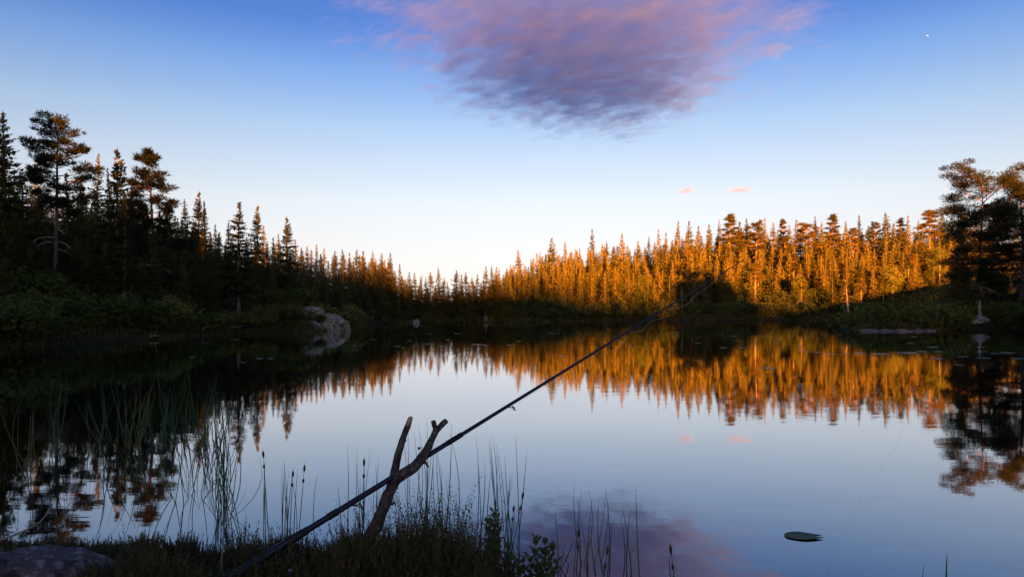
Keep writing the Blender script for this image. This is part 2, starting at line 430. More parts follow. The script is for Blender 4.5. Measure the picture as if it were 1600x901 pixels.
c = sky_at(1072, 298); cloud(c, (55, 90, 18), 0, cloud_mat('cloud_puff', 0.010, 2.5, (1, 2, 1), 0.3, 1.12, PUFF_COL), 'small pink puff of cloud above the forest, the left of two')
c = sky_at(1156, 297); cloud(c, (95, 80, 16), 0, cloud_mat('cloud_wisp', 0.010, 2.8, (1, 2.5, 1), 0.2, 1.12, PUFF_COL), 'thin pink wisp of cloud above the forest, the right of two')


# ------------------------------------------------------------------ trees
def spruce(seed, H, R, detail=1.0, low=0.06, thin=0.0, dead=0):
    """returns (trunk, crown, dead branches) builders of one Norway spruce standing at the origin"""
    rg = np.random.default_rng(seed); rr = random.Random(seed)
    tr = MB(); lean = rr.uniform(-.012, .012) * H; lean2 = rr.uniform(-.012, .012) * H
    axis = lambda z: np.array([lean * math.sin(z / H * 3), lean2 * math.sin(z / H * 2.3), z])
    zs = np.linspace(-.3, H * .985, 9)
    tr.tube([axis(z) for z in zs], [max(.012, .0125 * H * (1 - max(z, 0) / H) ** .85 + (.05 if z < .05 else 0)) for z in zs], 7)
    cr = MB(); T = []; Q = []
    z = low * H; step0 = .030 * H
    prof = lambda q: (1 - q) ** .9 * (0.70 + .30 * min(1, q / .2))
    ph1, ph2, ph3 = rr.uniform(0, 6.28), rr.uniform(0, 6.28), rr.uniform(0, 6.28); as1, as2 = rr.uniform(.10, .28), rr.uniform(.08, .2)
    while z < H * .985:
        q = z / H
        nb = rr.randint(5, 7) if q < .9 else 4
        a0 = rr.uniform(0, 6.28); wl_ = rr.uniform(.78, 1.15)
        for b in range(nb):
            if rr.random() < thin: continue
            az = a0 + 6.283 * b / nb + rr.uniform(-.35, .35)
            L = R * prof(q) * wl_ * rr.uniform(.62, 1.12) * (1 + as1 * math.sin(az + ph1) + as2 * math.sin(q * 21 + ph2) * math.sin(az * 2 + ph3)) + .012 * H * (1 - q)
            if q > .93: L = max(L, .010 * H)
            zb = z + rr.uniform(-.4, .4) * step0
            up = (q - .42) * 1.25 + rr.uniform(-.12, .12); dr = .30 * (1 - q)
            n = max(4, int((L / (.022 * H) + 2) * detail * 1.35))
            sps = (np.arange(n) + rg.random(n) * .8) / n * .92 + .08
            c, s = math.cos(az), math.sin(az)
            base = axis(zb)
            px = lambda sp: np.stack([base[0] + L * sp * c, base[1] + L * sp * s, base[2] + L * (up * sp - dr * sp * sp * (1 - .35 * sp))], -1)
            root = px(sps)
            side = np.where(rg.random(n) < .5, -1, 1)
            spread = rg.uniform(.35, 1.25, n) * side
            ln = (.34 * L * (1 - sps * .6) + .006 * H + .014 * H * (1 - q)) * rg.uniform(.6, 1.2, n)
            d = np.stack([np.cos(az + spread), np.sin(az + spread), rg.uniform(-.55, .22, n) + up * .5], -1)
            tip = root + d * ln[:, None]
            w = ((.004 + .007 * (1 - q)) * H / max(detail, .6) ** .5 + .05 * ln) * rg.uniform(.7, 1.4, n)
            pr = np.stack([-np.sin(az + spread), np.cos(az + spread), rg.uniform(-.5, .5, n)], -1) * w[:, None]
            mid = root * .45 + tip * .55
            Q.append(np.stack([root, mid - pr, tip, mid + pr], 1))
            # hanging twigs
            hm = rg.random(n) < .55
            r2 = root[hm]; k2 = len(r2)
            if k2:
                hl = (.016 * H + .09 * L) * rg.uniform(.5, 1.3, k2)
                t2 = r2 + np.stack([rg.normal(0, .25, k2), rg.normal(0, .25, k2), -np.ones(k2)], -1) * hl[:, None]
                pp = np.stack([np.cos(az + rg.uniform(-1.6, 1.6, k2)), np.sin(az + rg.uniform(-1.6, 1.6, k2)), np.zeros(k2)], -1) * (w[hm] * 1.1)[:, None]
                T.append(np.stack([r2 - pp, r2 + pp, t2], 1))
        z += step0 * rr.uniform(.7, 1.3) * (1.0 if q < .75 else .72)
    top = axis(H * .985)
    for b in range(7):
        an = rr.uniform(0, 6.28); hh = H * rr.uniform(.93, .985)
        p0 = axis(hh); l = .016 * H
        T.append(np.array([[p0 + [0, 0, -.004 * H], p0 + [math.cos(an) * l, math.sin(an) * l, .006 * H], p0 + [0, 0, .012 * H]]]))
    T.append(np.array([[top - [.006 * H, 0, .02 * H], top + [.006 * H, 0, -.02 * H], top + [0, 0, .022 * H]],
                       [top - [0, .006 * H, .02 * H], top + [0, .006 * H, -.02 * H], top + [0, 0, .022 * H]]]))
    cr.quads(np.concatenate(Q)); cr.tris(np.concatenate(T))
    db = []
    if dead:
        for i in range(dead):
            db1 = MB(); db.append(db1)
            zb = rr.uniform(.08, .36) * H; az = rr.uniform(0, 6.28); L = rr.uniform(.4, 1.0) * R
            p0 = axis(zb); pts = []
            for j in range(5):
                q = j / 4
                pts.append((p0[0] + math.cos(az) * L * q + rr.uniform(-.05, .05) * L, p0[1] + math.sin(az) * L * q + rr.uniform(-.05, .05) * L, p0[2] + L * (.1 * q - .75 * q * q)))
            db1.tube(pts, [.0022 * H, .0018 * H, .0013 * H, .0009 * H, .0005 * H], 4)
            for j in range(1, 5):
                for m_ in range(2):
                    e = [pts[j][0] + rr.uniform(-.2, .2) * L, pts[j][1] + rr.uniform(-.2, .2) * L, pts[j][2] - rr.uniform(.1, .4) * L]
                    db1.tube([pts[j], e], [.0009 * H, .0004 * H], 3)
    return tr, cr, db

def tufts(C, rad, n, rg, size, per=3):
    """needle tufts in flattened clumps round the centres C"""
    k = len(C); N_ = k * n
    d = rg.normal(0, 1, (N_, 3)); d /= np.linalg.norm(d, axis=1)[:, None]
    r = rg.random(N_) ** .45
    rad = np.repeat(np.asarray(rad), n)
    pos = np.repeat(C, n, 0) + d * (r * rad)[:, None] * np.array([1, 1, .48])
    out = []
    for p_ in range(per):
        t = rg.normal(0, 1, (N_, 3)); t[:, 2] = np.abs(t[:, 2]) * .8 + .1; t /= np.linalg.norm(t, axis=1)[:, None]
        t = t + d * .5
        s = np.cross(t, rg.normal(0, 1, (N_, 3))); s /= np.linalg.norm(s, axis=1)[:, None] + 1e-9
        L = size * rg.uniform(.6, 1.3, N_)
        w = L * .24
        out.append(np.stack([pos - s * w[:, None] * .5, pos + s * w[:, None] * .5, pos + t * L[:, None]], 1))
    return np.concatenate(out)

def pine(seed, H, R, first=.5, detail=1.0, shape='round', lean=0.0, dead=4, trunk_r=None, clump=1.0):
    """Scots pine: bare lower trunk, irregular limbs, needle clumps at the limb ends"""
    rg = np.random.default_rng(seed); rr = random.Random(seed)
    tr = MB(); cr = MB(); db = []
    a1, a2 = rr.uniform(-.02, .02) * H, rr.uniform(-.02, .02) * H
    axis = lambda z: Vector((a1 * math.sin(z / H * 4) + lean * H * (z / H) ** 1.6, a2 * math.sin(z / H * 3), z))
    zs = np.linspace(-.3, H * .97, 12); tr0 = trunk_r or .0145 * H
    tr.tube([axis(z) for z in zs], [max(.02, tr0 * (1 - max(z, 0) / H * .93) ** .8 + (.06 if z < .05 else 0)) for z in zs], 9)
    C = []; Rd = []
    nl = int(30 * (1.2 - first) / .7)
    for i in range(nl):
        q = first + (1 - first) * (i + rr.random() * .7) / nl * .98
        tq = (q - first) / (1 - first)
        if shape == 'round': ext = math.sqrt(max(.02, 1 - (tq * 1.0 - .28) ** 2 / .55)) * (.62 if tq < .1 else 1)
        elif shape == 'cone': ext = (1 - tq) ** .75 * .95 + .14
        else: ext = 1.0 if tq > .25 else .72                       # flat top
        if shape == 'flat' and tq > .93: ext = .75
        L = R * ext * rr.uniform(.6, 1.12); az = i * 2.4 + rr.uniform(-.5, .5)
        p0 = axis(q * H); up = rr.uniform(-.05, .45) * (1 if tq > .3 else .4) - (.12 if tq < .25 else 0)
        if tq > .8: up += .35
        pts = []
        for j in range(5):
            w = j / 4
            pts.append(p0 + Vector((math.cos(az + .25 * math.sin(3 * w + i)) * L * w, math.sin(az + .25 * math.sin(3 * w + i)) * L * w,
                                    L * (up * w + .10 * w * w) + .03 * L * math.sin(7 * w + i))))
        rl = max(.012, .0042 * H * (L / R) ** .6)
        tr.tube(pts, [rl, rl * .8, rl * .6, rl * .42, rl * .2], 5)
        nk = max(3, int(round(7.5 * L / R)))
        for j in range(nk):
            w = 1 - .62 * (j / nk) * rr.uniform(.7, 1.2)
            base = pts[0].lerp(pts[4], w)
            off = Vector((rr.gauss(0, .16), rr.gauss(0, .16), abs(rr.gauss(0.05, .13)))) * L
            e = base + off
            if j: tr.tube([pts[0].lerp(pts[4], max(.2, w - .15)), e], [rl * .35, rl * .12], 4, cap=False)
            C.append(e); Rd.append(R * rr.uniform(.10, .24) * clump)
    for j in range(4):
        C.append(axis(H * .97) + Vector((rr.gauss(0, .06) * R * 2, rr.gauss(0, .06) * R * 2, -.03 * H * j * .6))); Rd.append(R * rr.uniform(.18, .26))
    cr.tris(tufts(np.array([tuple(c) for c in C]), Rd, int(24 * detail), rg, .024 * H / detail ** .35, 3))
    for i in range(dead):
        zb = rr.uniform(.22, first) * H; az = rr.uniform(0, 6.28); L = R * rr.uniform(.3, .8)
        p0 = axis(zb); pts = [p0 + Vector((math.cos(az) * L * w + rr.uniform(-.06, .06) * L, math.sin(az) * L * w, L * (.12 * w - .5 * w * w + rr.uniform(-.05, .05)))) for w in (0, .3, .6, .8, 1)]
        db1 = MB(); db.append(db1)
        db1.tube(pts, [.0035 * H, .003 * H, .0022 * H, .0014 * H, .0006 * H], 5)
        for j in (2, 3):
            db1.tube([pts[j], pts[j] + Vector((rr.uniform(-.3, .3), rr.uniform(-.3, .3), -rr.uniform(.05, .35))) * L], [.0014 * H, .0005 * H], 4)
    return tr, cr, db

def bush(seed, R, Hh, n=1500, leaf=.10):
    """leafy shrub: many stems, uneven leaf clumps"""
    rg = np.random.default_rng(seed); rr = random.Random(seed)
    st = MB(); C = []
    for i in range(14):
        az = rr.uniform(0, 6.28); r = R * rr.uniform(.15, .85); h = Hh * rr.uniform(.45, .95) * (1 - .35 * r / R)
        pts = [(math.cos(az) * r * w ** 1.3, math.sin(az) * r * w ** 1.3, h * w - .1 * (w == 0)) for w in (0, .35, .7, 1)]
        st.tube(pts, [.014 * Hh, .010 * Hh, .007 * Hh, .003 * Hh], 4)
        for w in (1, .85, .6, .4): C.append((math.cos(az) * r * w, math.sin(az) * r * w, h * w))
    C = np.array(C); k = len(C)
    pos = C[rg.integers(0, k, n)] + rg.normal(0, 1, (n, 3)) * np.array([.15 * R, .15 * R, .11 * Hh])
    pos[:, 2] = np.abs(pos[:, 2])
    a = rg.normal(0, 1, (n, 3)); a /= np.linalg.norm(a, axis=1)[:, None]
    b = np.cross(a, rg.normal(0, 1, (n, 3))); b /= np.linalg.norm(b, axis=1)[:, None]
    L = leaf * rg.uniform(.6, 1.4, n)[:, None]
    cr = MB(); cr.quads(np.stack([pos - a * L, pos - b * L * .45, pos + a * L, pos + b * L * .45], 1))
    return st, cr

class Kind:
    """one model with its parts; copies share mesh data"""
    def __init__(self, name, cat, H, parts):
        self.name, self.cat, self.H = name, cat, H
        self.parts = [(nm, mb_.mesh(nm, sm), mt) for nm, mb_, mt, sm in parts if mb_ is not None]
        for nm, me, mt in self.parts: me.materials.append(mt)
        self.proto = None
    def place(self, x, y, H, label, group, rz=None, widen=1.0, sink=.05, cat=None, z=None):
        s = H / self.H
        root = empty(self.name, (x, y, (gz(x, y) if z is None else z) - sink), label, cat or self.cat, group)
        root.scale = (s * widen, s * widen, s); root.rotation_euler = (random.gauss(0, .014), random.gauss(0, .014), random.uniform(0, 6.28) if rz is None else rz)
        if self.proto is None:
            self.proto = [link(nm, me, root) for nm, me, mt in self.parts]
        else:
            for o in self.proto:
                c = o.copy(); COL.objects.link(c); c.parent = root
        return root

def merge(t_, d_):
    for d1 in d_:
        k_ = 0
        V = np.concatenate(d1.v); n0 = t_.n
        t_.v.append(V); t_.f += [f_ + n0 for f_ in d1.f]; t_.n += len(V)
    return []
def spruce_kind(seed, H, R, **kw):
    own = kw.pop('own', False); t_, c_, d_ = spruce(seed, H, R, **kw)
    if not own:
        d_ = merge(t_, d_)
    return Kind('spruce_tree', 'spruce', H, [('trunk', t_, M['bark_grey'], True), ('crown', c_, M['spruce'], False), *[('dead_branch', d1, M['dead'], True) for d1 in d_]])
def pine_kind(seed, H, R, **kw):
    nm_ = kw.pop('needles', 'pine'); bk_ = 'bark_pine' if nm_ == 'pine' else 'bark_pine_shaded'
    own = kw.pop('own', False); t_, c_, d_ = pine(seed, H, R, **kw)
    if not own:
        d_ = merge(t_, d_)
    return Kind('pine_tree', 'pine', H, [('trunk', t_, M[bk_], True), ('crown', c_, M[nm_], False), *[('dead_branch', d1, M['dead'], True) for d1 in d_]])
def bush_kind(seed, R, Hh, n, leaf, mat='shrub'):
    s_, c_ = bush(seed, R, Hh, n, leaf)
    return Kind('shore_bush', 'bush', Hh, [('stems', s_, M['bark_grey'], False), ('leaves', c_, M[mat], False)])

random.seed(11)
SD = spruce_kind(231, 12, 2.0, detail=2.9, low=.26, thin=.08, dead=15, own=True)
SF = [spruce_kind(100 + i, 12, r, detail=1.8, low=l, thin=th) for i, (r, l, th) in enumerate([(2.3, .05, .02), (1.9, .10, .04), (2.7, .04, .04), (1.6, .12, .05), (2.4, .20, .06), (2.0, .08, .14), (3.0, .06, .05)])]
SN = [spruce_kind(200 + i, 12, r, detail=2.9, low=l, thin=th, dead=dd) for i, (r, l, th, dd) in enumerate([(2.3, .06, .04, 0), (2.0, .24, .08, 14), (1.75, .10, .08, 6), (2.5, .18, .06, 16)])]
PF = [pine_kind(300 + i, 13, r, first=f_, detail=.8, shape=sh, dead=2) for i, (r, f_, sh) in enumerate([(1.6, .55, 'cone'), (1.9, .58, 'round'), (1.4, .48, 'cone')])]
BF = [bush_kind(400 + i, r, h_, 1300, .15, 'shrub_far') for i, (r, h_) in enumerate([(1.6, 1.8), (1.2, 2.4), (2.0, 1.7)])]
BN = [bush_kind(410 + i, r, h_, 2600, .085) for i, (r, h_) in enumerate([(1.2, 1.0), (1.0, 1.4), (1.5, 1.1)])]

def top_tree(kind, px, py, D, label, group, widen=1.0, cat=None, rz=None):
    """a tree whose tip shows at pixel (px, py) when it stands at depth D"""
    while not on_land(px, D, 1.2): D += 1.0
    tip = at(px, py, D); z0 = gz(tip.x, tip.y)
    return kind.place(tip.x, tip.y, max(tip.z - z0 + .05, 1.0), label, group, rz, widen, cat=cat)

def curve(pts):
    X, Y = zip(*pts); return lambda x: float(np.interp(x, X, Y))
def on_land(px, D, m=1.0):
    x = (px - 800) / F * D; return float(shore_sd(np.array([x]), np.array([D]))[0]) > m

# --- right-hand forest, sunlit on the far shore: skyline first, then the rows in front
G_R = 'spruces of the sunlit forest on the far right shore'
FILL = MB(); _frg = np.random.default_rng(4)
FSRC = []
for i_ in range(5):
    t0_, c0_, _ = spruce(920 + i_, 12, 1.9 + .2 * i_, detail=1.0, low=.08 + .03 * i_)
    FSRC.append((np.concatenate(c0_.v), c0_.f, np.concatenate(t0_.v), t0_.f))
FTR = MB()
def fill_tree(px, py, D, widen=1.3):
    while not on_land(px, D, 1.2): D += 1.0
    tip = at(px, py, D); z0 = gz(tip.x, tip.y); s_ = max(tip.z - z0, 2) / 12; a_ = _frg.uniform(0, 6.28); c_, n_ = math.cos(a_), math.sin(a_)
    V, Fc, V2, F2 = FSRC[_frg.integers(0, 5)]
    for v_, f_, dst in ((V, Fc, FILL), (V2, F2, FTR)):
        w_ = np.stack([(v_[:, 0] * c_ - v_[:, 1] * n_) * s_ * widen + tip.x, (v_[:, 0] * n_ + v_[:, 1] * c_) * s_ * widen + tip.y, v_[:, 2] * s_ + z0], -1)
        n0 = dst.n; dst.v.append(w_); dst.n += len(w_); dst.f += [q_ + n0 for q_ in f_]
sky_r = [(776, 416), (794, 418), (809, 389), (830, 404), (845, 392), (862, 371), (881, 377), (893, 392), (905, 386), (926, 357), (948, 376), (960, 384), (974, 363), (998, 376),
         (1012, 368), (1030, 357), (1042, 362), (1058, 343), (1077, 344), (1092, 352), (1108, 350), (1124, 342), (1142, 337), (1156, 345), (1168, 340), (1183, 350), (1195, 339), (1208, 347), (1222, 344), (1233, 350), (1245, 342),
         (1260, 352), (1275, 336), (1287, 346), (1300, 337), (1311, 352), (1322, 345), (1333, 357), (1343, 335), (1356, 352), (1367, 350), (1384, 331), (1396, 348), (1408, 342), (1419, 336), (1433, 344), (1454, 329), (1470, 331), (1486, 338), (1504, 334), (1524, 330), (1545, 334), (1566, 328), (1586, 335)]
skyline_r = curve([(760, 425), (800, 400), (860, 378), (925, 366), (1000, 370), (1060, 350), (1140, 343), (1245, 346), (1300, 342), (1385, 338), (1455, 334), (1600, 330)])
lab_s = ['tall narrow spruce glowing orange on the skyline of the sunlit far forest', 'orange lit spruce standing inside the sunlit forest across the lake']
for i, (px, py) in enumerate(sky_r):
    D = np.interp(px, [760, 860, 1000, 1200, 1600], [132, 152, 172, 185, 190]) + random.uniform(-9, 9)
    pineish = px > 1130 and i % 3 == 1
    kd = random.choice(PF) if pineish else random.choice(SF)
    top_tree(kd, px, py, D, 'orange barked pine on the skyline of the sunlit far forest' if pineish else lab_s[0],
             'pines of the sunlit forest on the far right shore' if pineish else G_R + ', skyline', random.uniform(.75, 1.6))
def shore_D(px, D0, D1):
    """first depth on land along a photo column, searching from D0"""
    D = D0
    while D < D1 and not on_land(px, D, .3): D += 1.0
    return D
Dsky_r = lambda px: float(np.interp(px, [760, 860, 1000, 1200, 1600], [132, 152, 172, 185, 190]))
#           depth share between shore and skyline, pixels below the skyline, spacing
rows = [(1.3, 12, 17), (1.16, 15, 17), (.90, 14, 20), (.74, 25, 26), (.58, 37, 29), (.42, 50, 31), (.27, 64, 34), (.15, 80, 38)]
for ri, (fD, dy, stepx) in enumerate(rows):
    px = 772 + random.uniform(0, 10)
    while px < 1560:
        Ds = shore_D(px, 112, 165) if px < 1345 else 152.0
        D = Ds + (Dsky_r(px) - Ds) * fD + random.uniform(-2.5, 2.5)
        py = skyline_r(px) + dy * np.interp(px, [760, 900, 1100], [.45, .75, 1]) + abs(random.gauss(0, 11)) + (6 if fD > 1 else 0)
        base = HY - (gz((px - 800) / F * D, D) - HC) / D * F
        if base - py > 30 and on_land(px, D, 1.5):
            if fD > 1 or (fD > .85 and random.random() < .6):
                fill_tree(px, py, D, random.uniform(1.15, 1.6)); px += stepx * random.uniform(.5, 1.1); continue
            pineish = px > 1050 and random.random() < .16
            kd = random.choice(PF) if pineish else random.choice(SF)
            top_tree(kd, px, py, D, 'orange barked pine inside the sunlit forest across the lake' if pineish else lab_s[1],
                     'pines inside the sunlit forest on the far right shore' if pineish else G_R, random.uniform(.9, 1.9))
        px += stepx * random.uniform(.6, 1.4)
# rounder broadleaf trees and bare dead spruces among the conifers
def birch_kind(seed, H, R_):
    rg_ = np.random.default_rng(seed); rr_ = random.Random(seed); st = MB(); C = []
    st.tube([(0, 0, -.2), (.1, 0, H * .3), (-.05, .1, H * .65), (.05, 0, H * .95)], [.10, .08, .05, .015], 7)
    for i in range(22):
        q = rr_.uniform(.22, .97); az = rr_.uniform(0, 6.28); L = R_ * (1 - (q - .45) ** 2 * 2.2) * rr_.uniform(.5, 1.1); p0 = Vector((.02, 0, H * q * .9))
        tip = p0 + Vector((math.cos(az) * L, math.sin(az) * L, L * .55)); st.tube([p0, p0.lerp(tip, .55) + Vector((0, 0, .12 * L)), tip], [.03, .018, .006], 4)
        C += [tip, p0.lerp(tip, .6)]
    C = np.array([tuple(c_) for c_ in C]); n_ = 2600
    pos = C[rg_.integers(0, len(C), n_)] + rg_.normal(0, 1, (n_, 3)) * np.array([.20, .20, .17]) * R_
    a_ = rg_.normal(0, 1, (n_, 3)); a_ /= np.linalg.norm(a_, axis=1)[:, None]; b2 = np.cross(a_, rg_.normal(0, 1, (n_, 3))); b2 /= np.linalg.norm(b2, axis=1)[:, None]
    L = .13 * rg_.uniform(.6, 1.4, n_)[:, None]; cr = MB(); cr.quads(np.stack([pos - a_ * L, pos - b2 * L * .5, pos + a_ * L, pos + b2 * L * .5], 1))
    return Kind('birch_tree', 'birch', H, [('trunk', st, M['dead'], True), ('crown', cr, M['shrub'], False)])
BK = [birch_kind(700 + i, 7, r_) for i, r_ in enumerate((1.5, 1.9, 1.3))]
for i in range(24):
    px = random.uniform(800, 1480); Ds = shore_D(px, 112, 165) if px < 1345 else 152.0; D = Ds + random.uniform(5, 16)
    BK[i % 3].place((px - 800) / F * D, D, random.uniform(4.5, 8.5), 'rounded yellow green birch among the conifers near the far right shore', 'birches near the far right shore', widen=random.uniform(.9, 1.3))
for i in range(7):
    px = (604, 612, 657, 742, 905, 1066, 1178)[i]; Ds = shore_D(px, 80, 165); D = Ds + random.uniform(1.5, 5); rr_ = random.Random(i + 40); Ht = rr_.uniform(3.5, 5) if i < 2 else rr_.uniform(5, 9)
    mb = MB(); mb.tube([(0, 0, -.3), (.06, 0, Ht * .4), (-.05, .05, Ht * .75), (.08, 0, Ht)], [.12, .09, .06, .02], 6)
    for k_ in range(16):
        z_ = Ht * rr_.uniform(.2, .95); a_ = rr_.uniform(0, 6.28); l_ = rr_.uniform(.3, .9); mb.tube([(0, 0, z_), (math.cos(a_) * l_ * .6, math.sin(a_) * l_ * .6, z_ - .05), (math.cos(a_) * l_, math.sin(a_) * l_, z_ - .35)], [.022, .014, .005], 4)
    x_ = (px - 800) / F * D; o = mb.build('dead_spruce', M['bark_grey'], smooth=True); o.location = (x_, D, gz(x_, D)); o.rotation_euler = (rr_.gauss(0, .05), rr_.gauss(0, .05), 0)
    tag(o, 'bare grey dead spruce standing at the edge of the far trees', 'dead tree', 'dead spruces along the far shore')
# shoreline bushes below them
px = 772
while px < 1345:
    D = shore_D(px, 112, 165) + random.uniform(.2, 4)
    x = (px - 800) / F * D
    random.choice(BF).place(x, D, random.uniform(1.6, 3.4), 'dark green leafy bush on the shaded edge of the far right shore', 'bushes along the far right shore', widen=random.uniform(.9, 1.4))
    px += random.uniform(7, 14)
px = 790
while px < 1345:
    D = shore_D(px, 112, 165) + random.uniform(5, 10)
    x = (px - 800) / F * D
    random.choice(BF).place(x, D, random.uniform(2.5, 5.0), 'taller green bush behind the waterside bushes of the far right shore', 'taller bushes along the far right shore', widen=random.uniform(.7, .9))
    px += random.uniform(14, 30)

for fD, dy, stepx in [(1.45, 16, 18), (.66, 30, 20), (.5, 44, 22), (.35, 56, 26), (.2, 72, 30)]:
    px = 774
    while px < 1500:
        Ds = shore_D(px, 112, 165) if px < 1345 else 152.0; D = Ds + (Dsky_r(px) - Ds) * fD + random.uniform(-2.5, 2.5)
        py = skyline_r(px) + dy * np.interp(px, [760, 900, 1100], [.45, .75, 1]) + abs(random.gauss(0, 12))
        if on_land(px, D, 1.5) and HY - (gz((px - 800) / F * D, D) - HC) / D * F - py > 26: fill_tree(px, py, D, random.uniform(1.2, 1.7))
        px += stepx * random.uniform(.6, 1.4)
# --- the far end of the lake
px = 570
while px < 815:
    for dD, dy in ((8, 12), (14, 16), (20, 14)):
        D = float(np.interp(px, [570, 650, 700, 800], [100, 112, 119, 126])) + dD
        fill_tree(px + random.uniform(-3, 3), float(np.interp(px, [570, 610, 640, 700, 760, 815], [392, 400, 428, 432, 424, 404])) + dy + abs(random.gauss(0, 7)), D, 1.5)
    px += random.uniform(8, 13)
G_C = 'small spruces at the far end of the lake'
for px, py, D in [(480, 384, 96), (496, 381, 98), (507, 386, 96), (522, 391, 96), (535, 389, 97), (546, 394, 98), (558, 389, 97), (567, 391, 95), (582, 391, 97), (595, 393, 96), (609, 394, 98), (624, 411, 100),
                  (638, 424, 104), (649, 425, 106), (658, 430, 112), (665, 433, 108), (673, 424, 109), (686, 417, 110), (694, 434, 113), (701, 440, 116), (713, 421, 112), (720, 428, 118), (729, 425, 113), (738, 433, 118), (745, 427, 112), (758, 415, 112),
                  (768, 416, 114), (777, 430, 118), (784, 428, 120)]:
    top_tree(random.choice(SF), px, py, D, 'small pointed spruce with lit tip on the skyline at the far end of the lake', G_C + ', skyline', random.uniform(1.0, 1.3))
for row, (dD, dy) in enumerate([(-2, 12), (-4, 24), (-7, 40)]):
    px = 585
    while px < 800:
        D = np.interp(px, [585, 620, 650, 700, 800], [92, 98, 107, 112, 124]) + dD + random.uniform(0, 3)
        if not on_land(px, D, 1.5): D += 7
        if on_land(px, D, 1.0):
            py = np.interp(px, [585, 610, 640, 700, 760, 800], [395, 400, 428, 434, 424, 410]) + dy + abs(random.gauss(0, 9))
            if py < 478 and row == 0: fill_tree(px, py, D, 1.4)
            elif py < 478: top_tree(random.choice(SF), px, py, D, 'small shaded spruce with bare grey stem by the far end of the lake', G_C, random.uniform(1.2, 1.6))
        px += random.uniform(11, 20)
px = 590
while px < 790:
    D = np.interp(px, [590, 650, 700, 800], [97, 110, 118, 122]) + random.uniform(0, 3)
    while not on_land(px, D, .3): D += 1
    random.choice(BF).place((px - 800) / F * D, D, random.uniform(.7, 1.7), 'low dark bush on the bank at the far end of the lake', 'low bushes at the far end of the lake', widen=random.uniform(.9, 1.4))
    px += random.uniform(9, 18)

# --- left-hand wood, mostly in shade
G_L = 'spruces of the shaded wood on the left shore'
for px, py, D, wd in [(150, 238, 62, 1.0), (172, 262, 66, 1.0), (205, 275, 60, 1.0), (268, 312, 62, 1.1), (288, 310, 66, 1.0), (337, 350, 72, 1.0), (345, 362, 70, 1.1), (358, 346, 74, 1.0), (414, 352, 76, 1.0), (425, 370, 74, 1.1),
                      (436, 365, 80, 1.0), (462, 374, 78, 1.0), (472, 386, 82, 1.1), (30, 265, 55, 1.0), (48, 290, 58, 1.1), (105, 300, 56, 1.1), (128, 290, 58, 1.0), (60, 250, 60, 1.0), (-15, 200, 50, 1.0), (190, 300, 58, 1.1), (228, 318, 56, 1.2), (250, 330, 57, 1.1), (300, 352, 62, 1.1), (320, 372, 60, 1.1), (385, 378, 66, 1.1), (400, 388, 62, 1.2), (450, 400, 66, 1.2), (485, 408, 70, 1.1), (505, 415, 72, 1.0), (528, 420, 76, 1.0), (548, 424, 78, 1.0), (568, 425, 80, 1.0), (590, 420, 85, 1.0), (610, 430, 88, 1.0)]:
    top_tree(random.choice(SF + SN[2:3]), px, py, D, 'dark spruce with its tip catching orange light in the left wood', G_L + ', rear', wd * random.uniform(.95, 1.15))
for px, py, D in [(20, 330, 40), (48, 380, 38), (110, 360, 42), (140, 385, 41), (170, 352, 45), (205, 380, 42), (225, 400, 43), (262, 385, 46), (285, 405, 46), (305, 410, 50), (335, 415, 50), (352, 425, 53), (392, 420, 54), (410, 405, 58), (430, 428, 56), (447, 432, 60), (470, 430, 64), (490, 440, 62), (510, 436, 68), (525, 450, 64),
                  (545, 445, 72), (560, 455, 70), (572, 448, 78), (585, 455, 84), (598, 452, 90), (-5, 300, 36), (75, 345, 44), (5, 400, 33), (90, 410, 39)]:
    top_tree(random.choice(SN[2:] + SF[:3]), px, py, D, 'shaded dark green spruce at the front of the left wood', G_L + ', front', random.uniform(1.2, 1.75))
sky_l = curve([(-20, 290), (60, 300), (150, 300), (230, 312), (300, 330), (350, 358), (420, 366), (470, 380), (540, 390), (600, 396), (625, 420)])
for fD, dy, stepx in [(1.15, 8, 15), (1.0, 10, 16), (.8, 20, 17), (.6, 34, 19), (.42, 48, 34), (.25, 64, 40)]:
    px = -15 + random.uniform(0, 10)
    while px < 612:
        Ds = shore_D(px, 24, 110); D = Ds + 3 + (float(np.interp(px, [0, 300, 620], [28, 26, 18]))) * fD + random.uniform(-1.5, 1.5)
        py = sky_l(px) + dy * np.interp(px, [0, 350, 600], [1.3, .9, .55]) + abs(random.gauss(0, 10))
        if on_land(px, D, 1.5):
            if fD > .5: fill_tree(px, py, D, random.uniform(1.2, 1.6))
            else: top_tree(random.choice(SF[:4] + SN[2:3]), px, py, D, 'shaded dark green spruce inside the dense left wood', G_L, random.uniform(1.0, 1.35))
        px += stepx * random.uniform(.6, 1.4)
for px, py, D in [(-30, 215, 46), (5, 232, 50), (34, 262, 52), (58, 292, 50), (104, 268, 50), (128, 282, 52), (150, 300, 50), (172, 296, 54), (205, 312, 50), (226, 318, 54), (262, 335, 54), (285, 345, 56), (318, 360, 58), (-15, 330, 40), (30, 345, 40), (70, 372, 41), (120, 372, 43), (165, 380, 44), (215, 392, 46)]:
    fill_tree(px, py, D, 1.55)
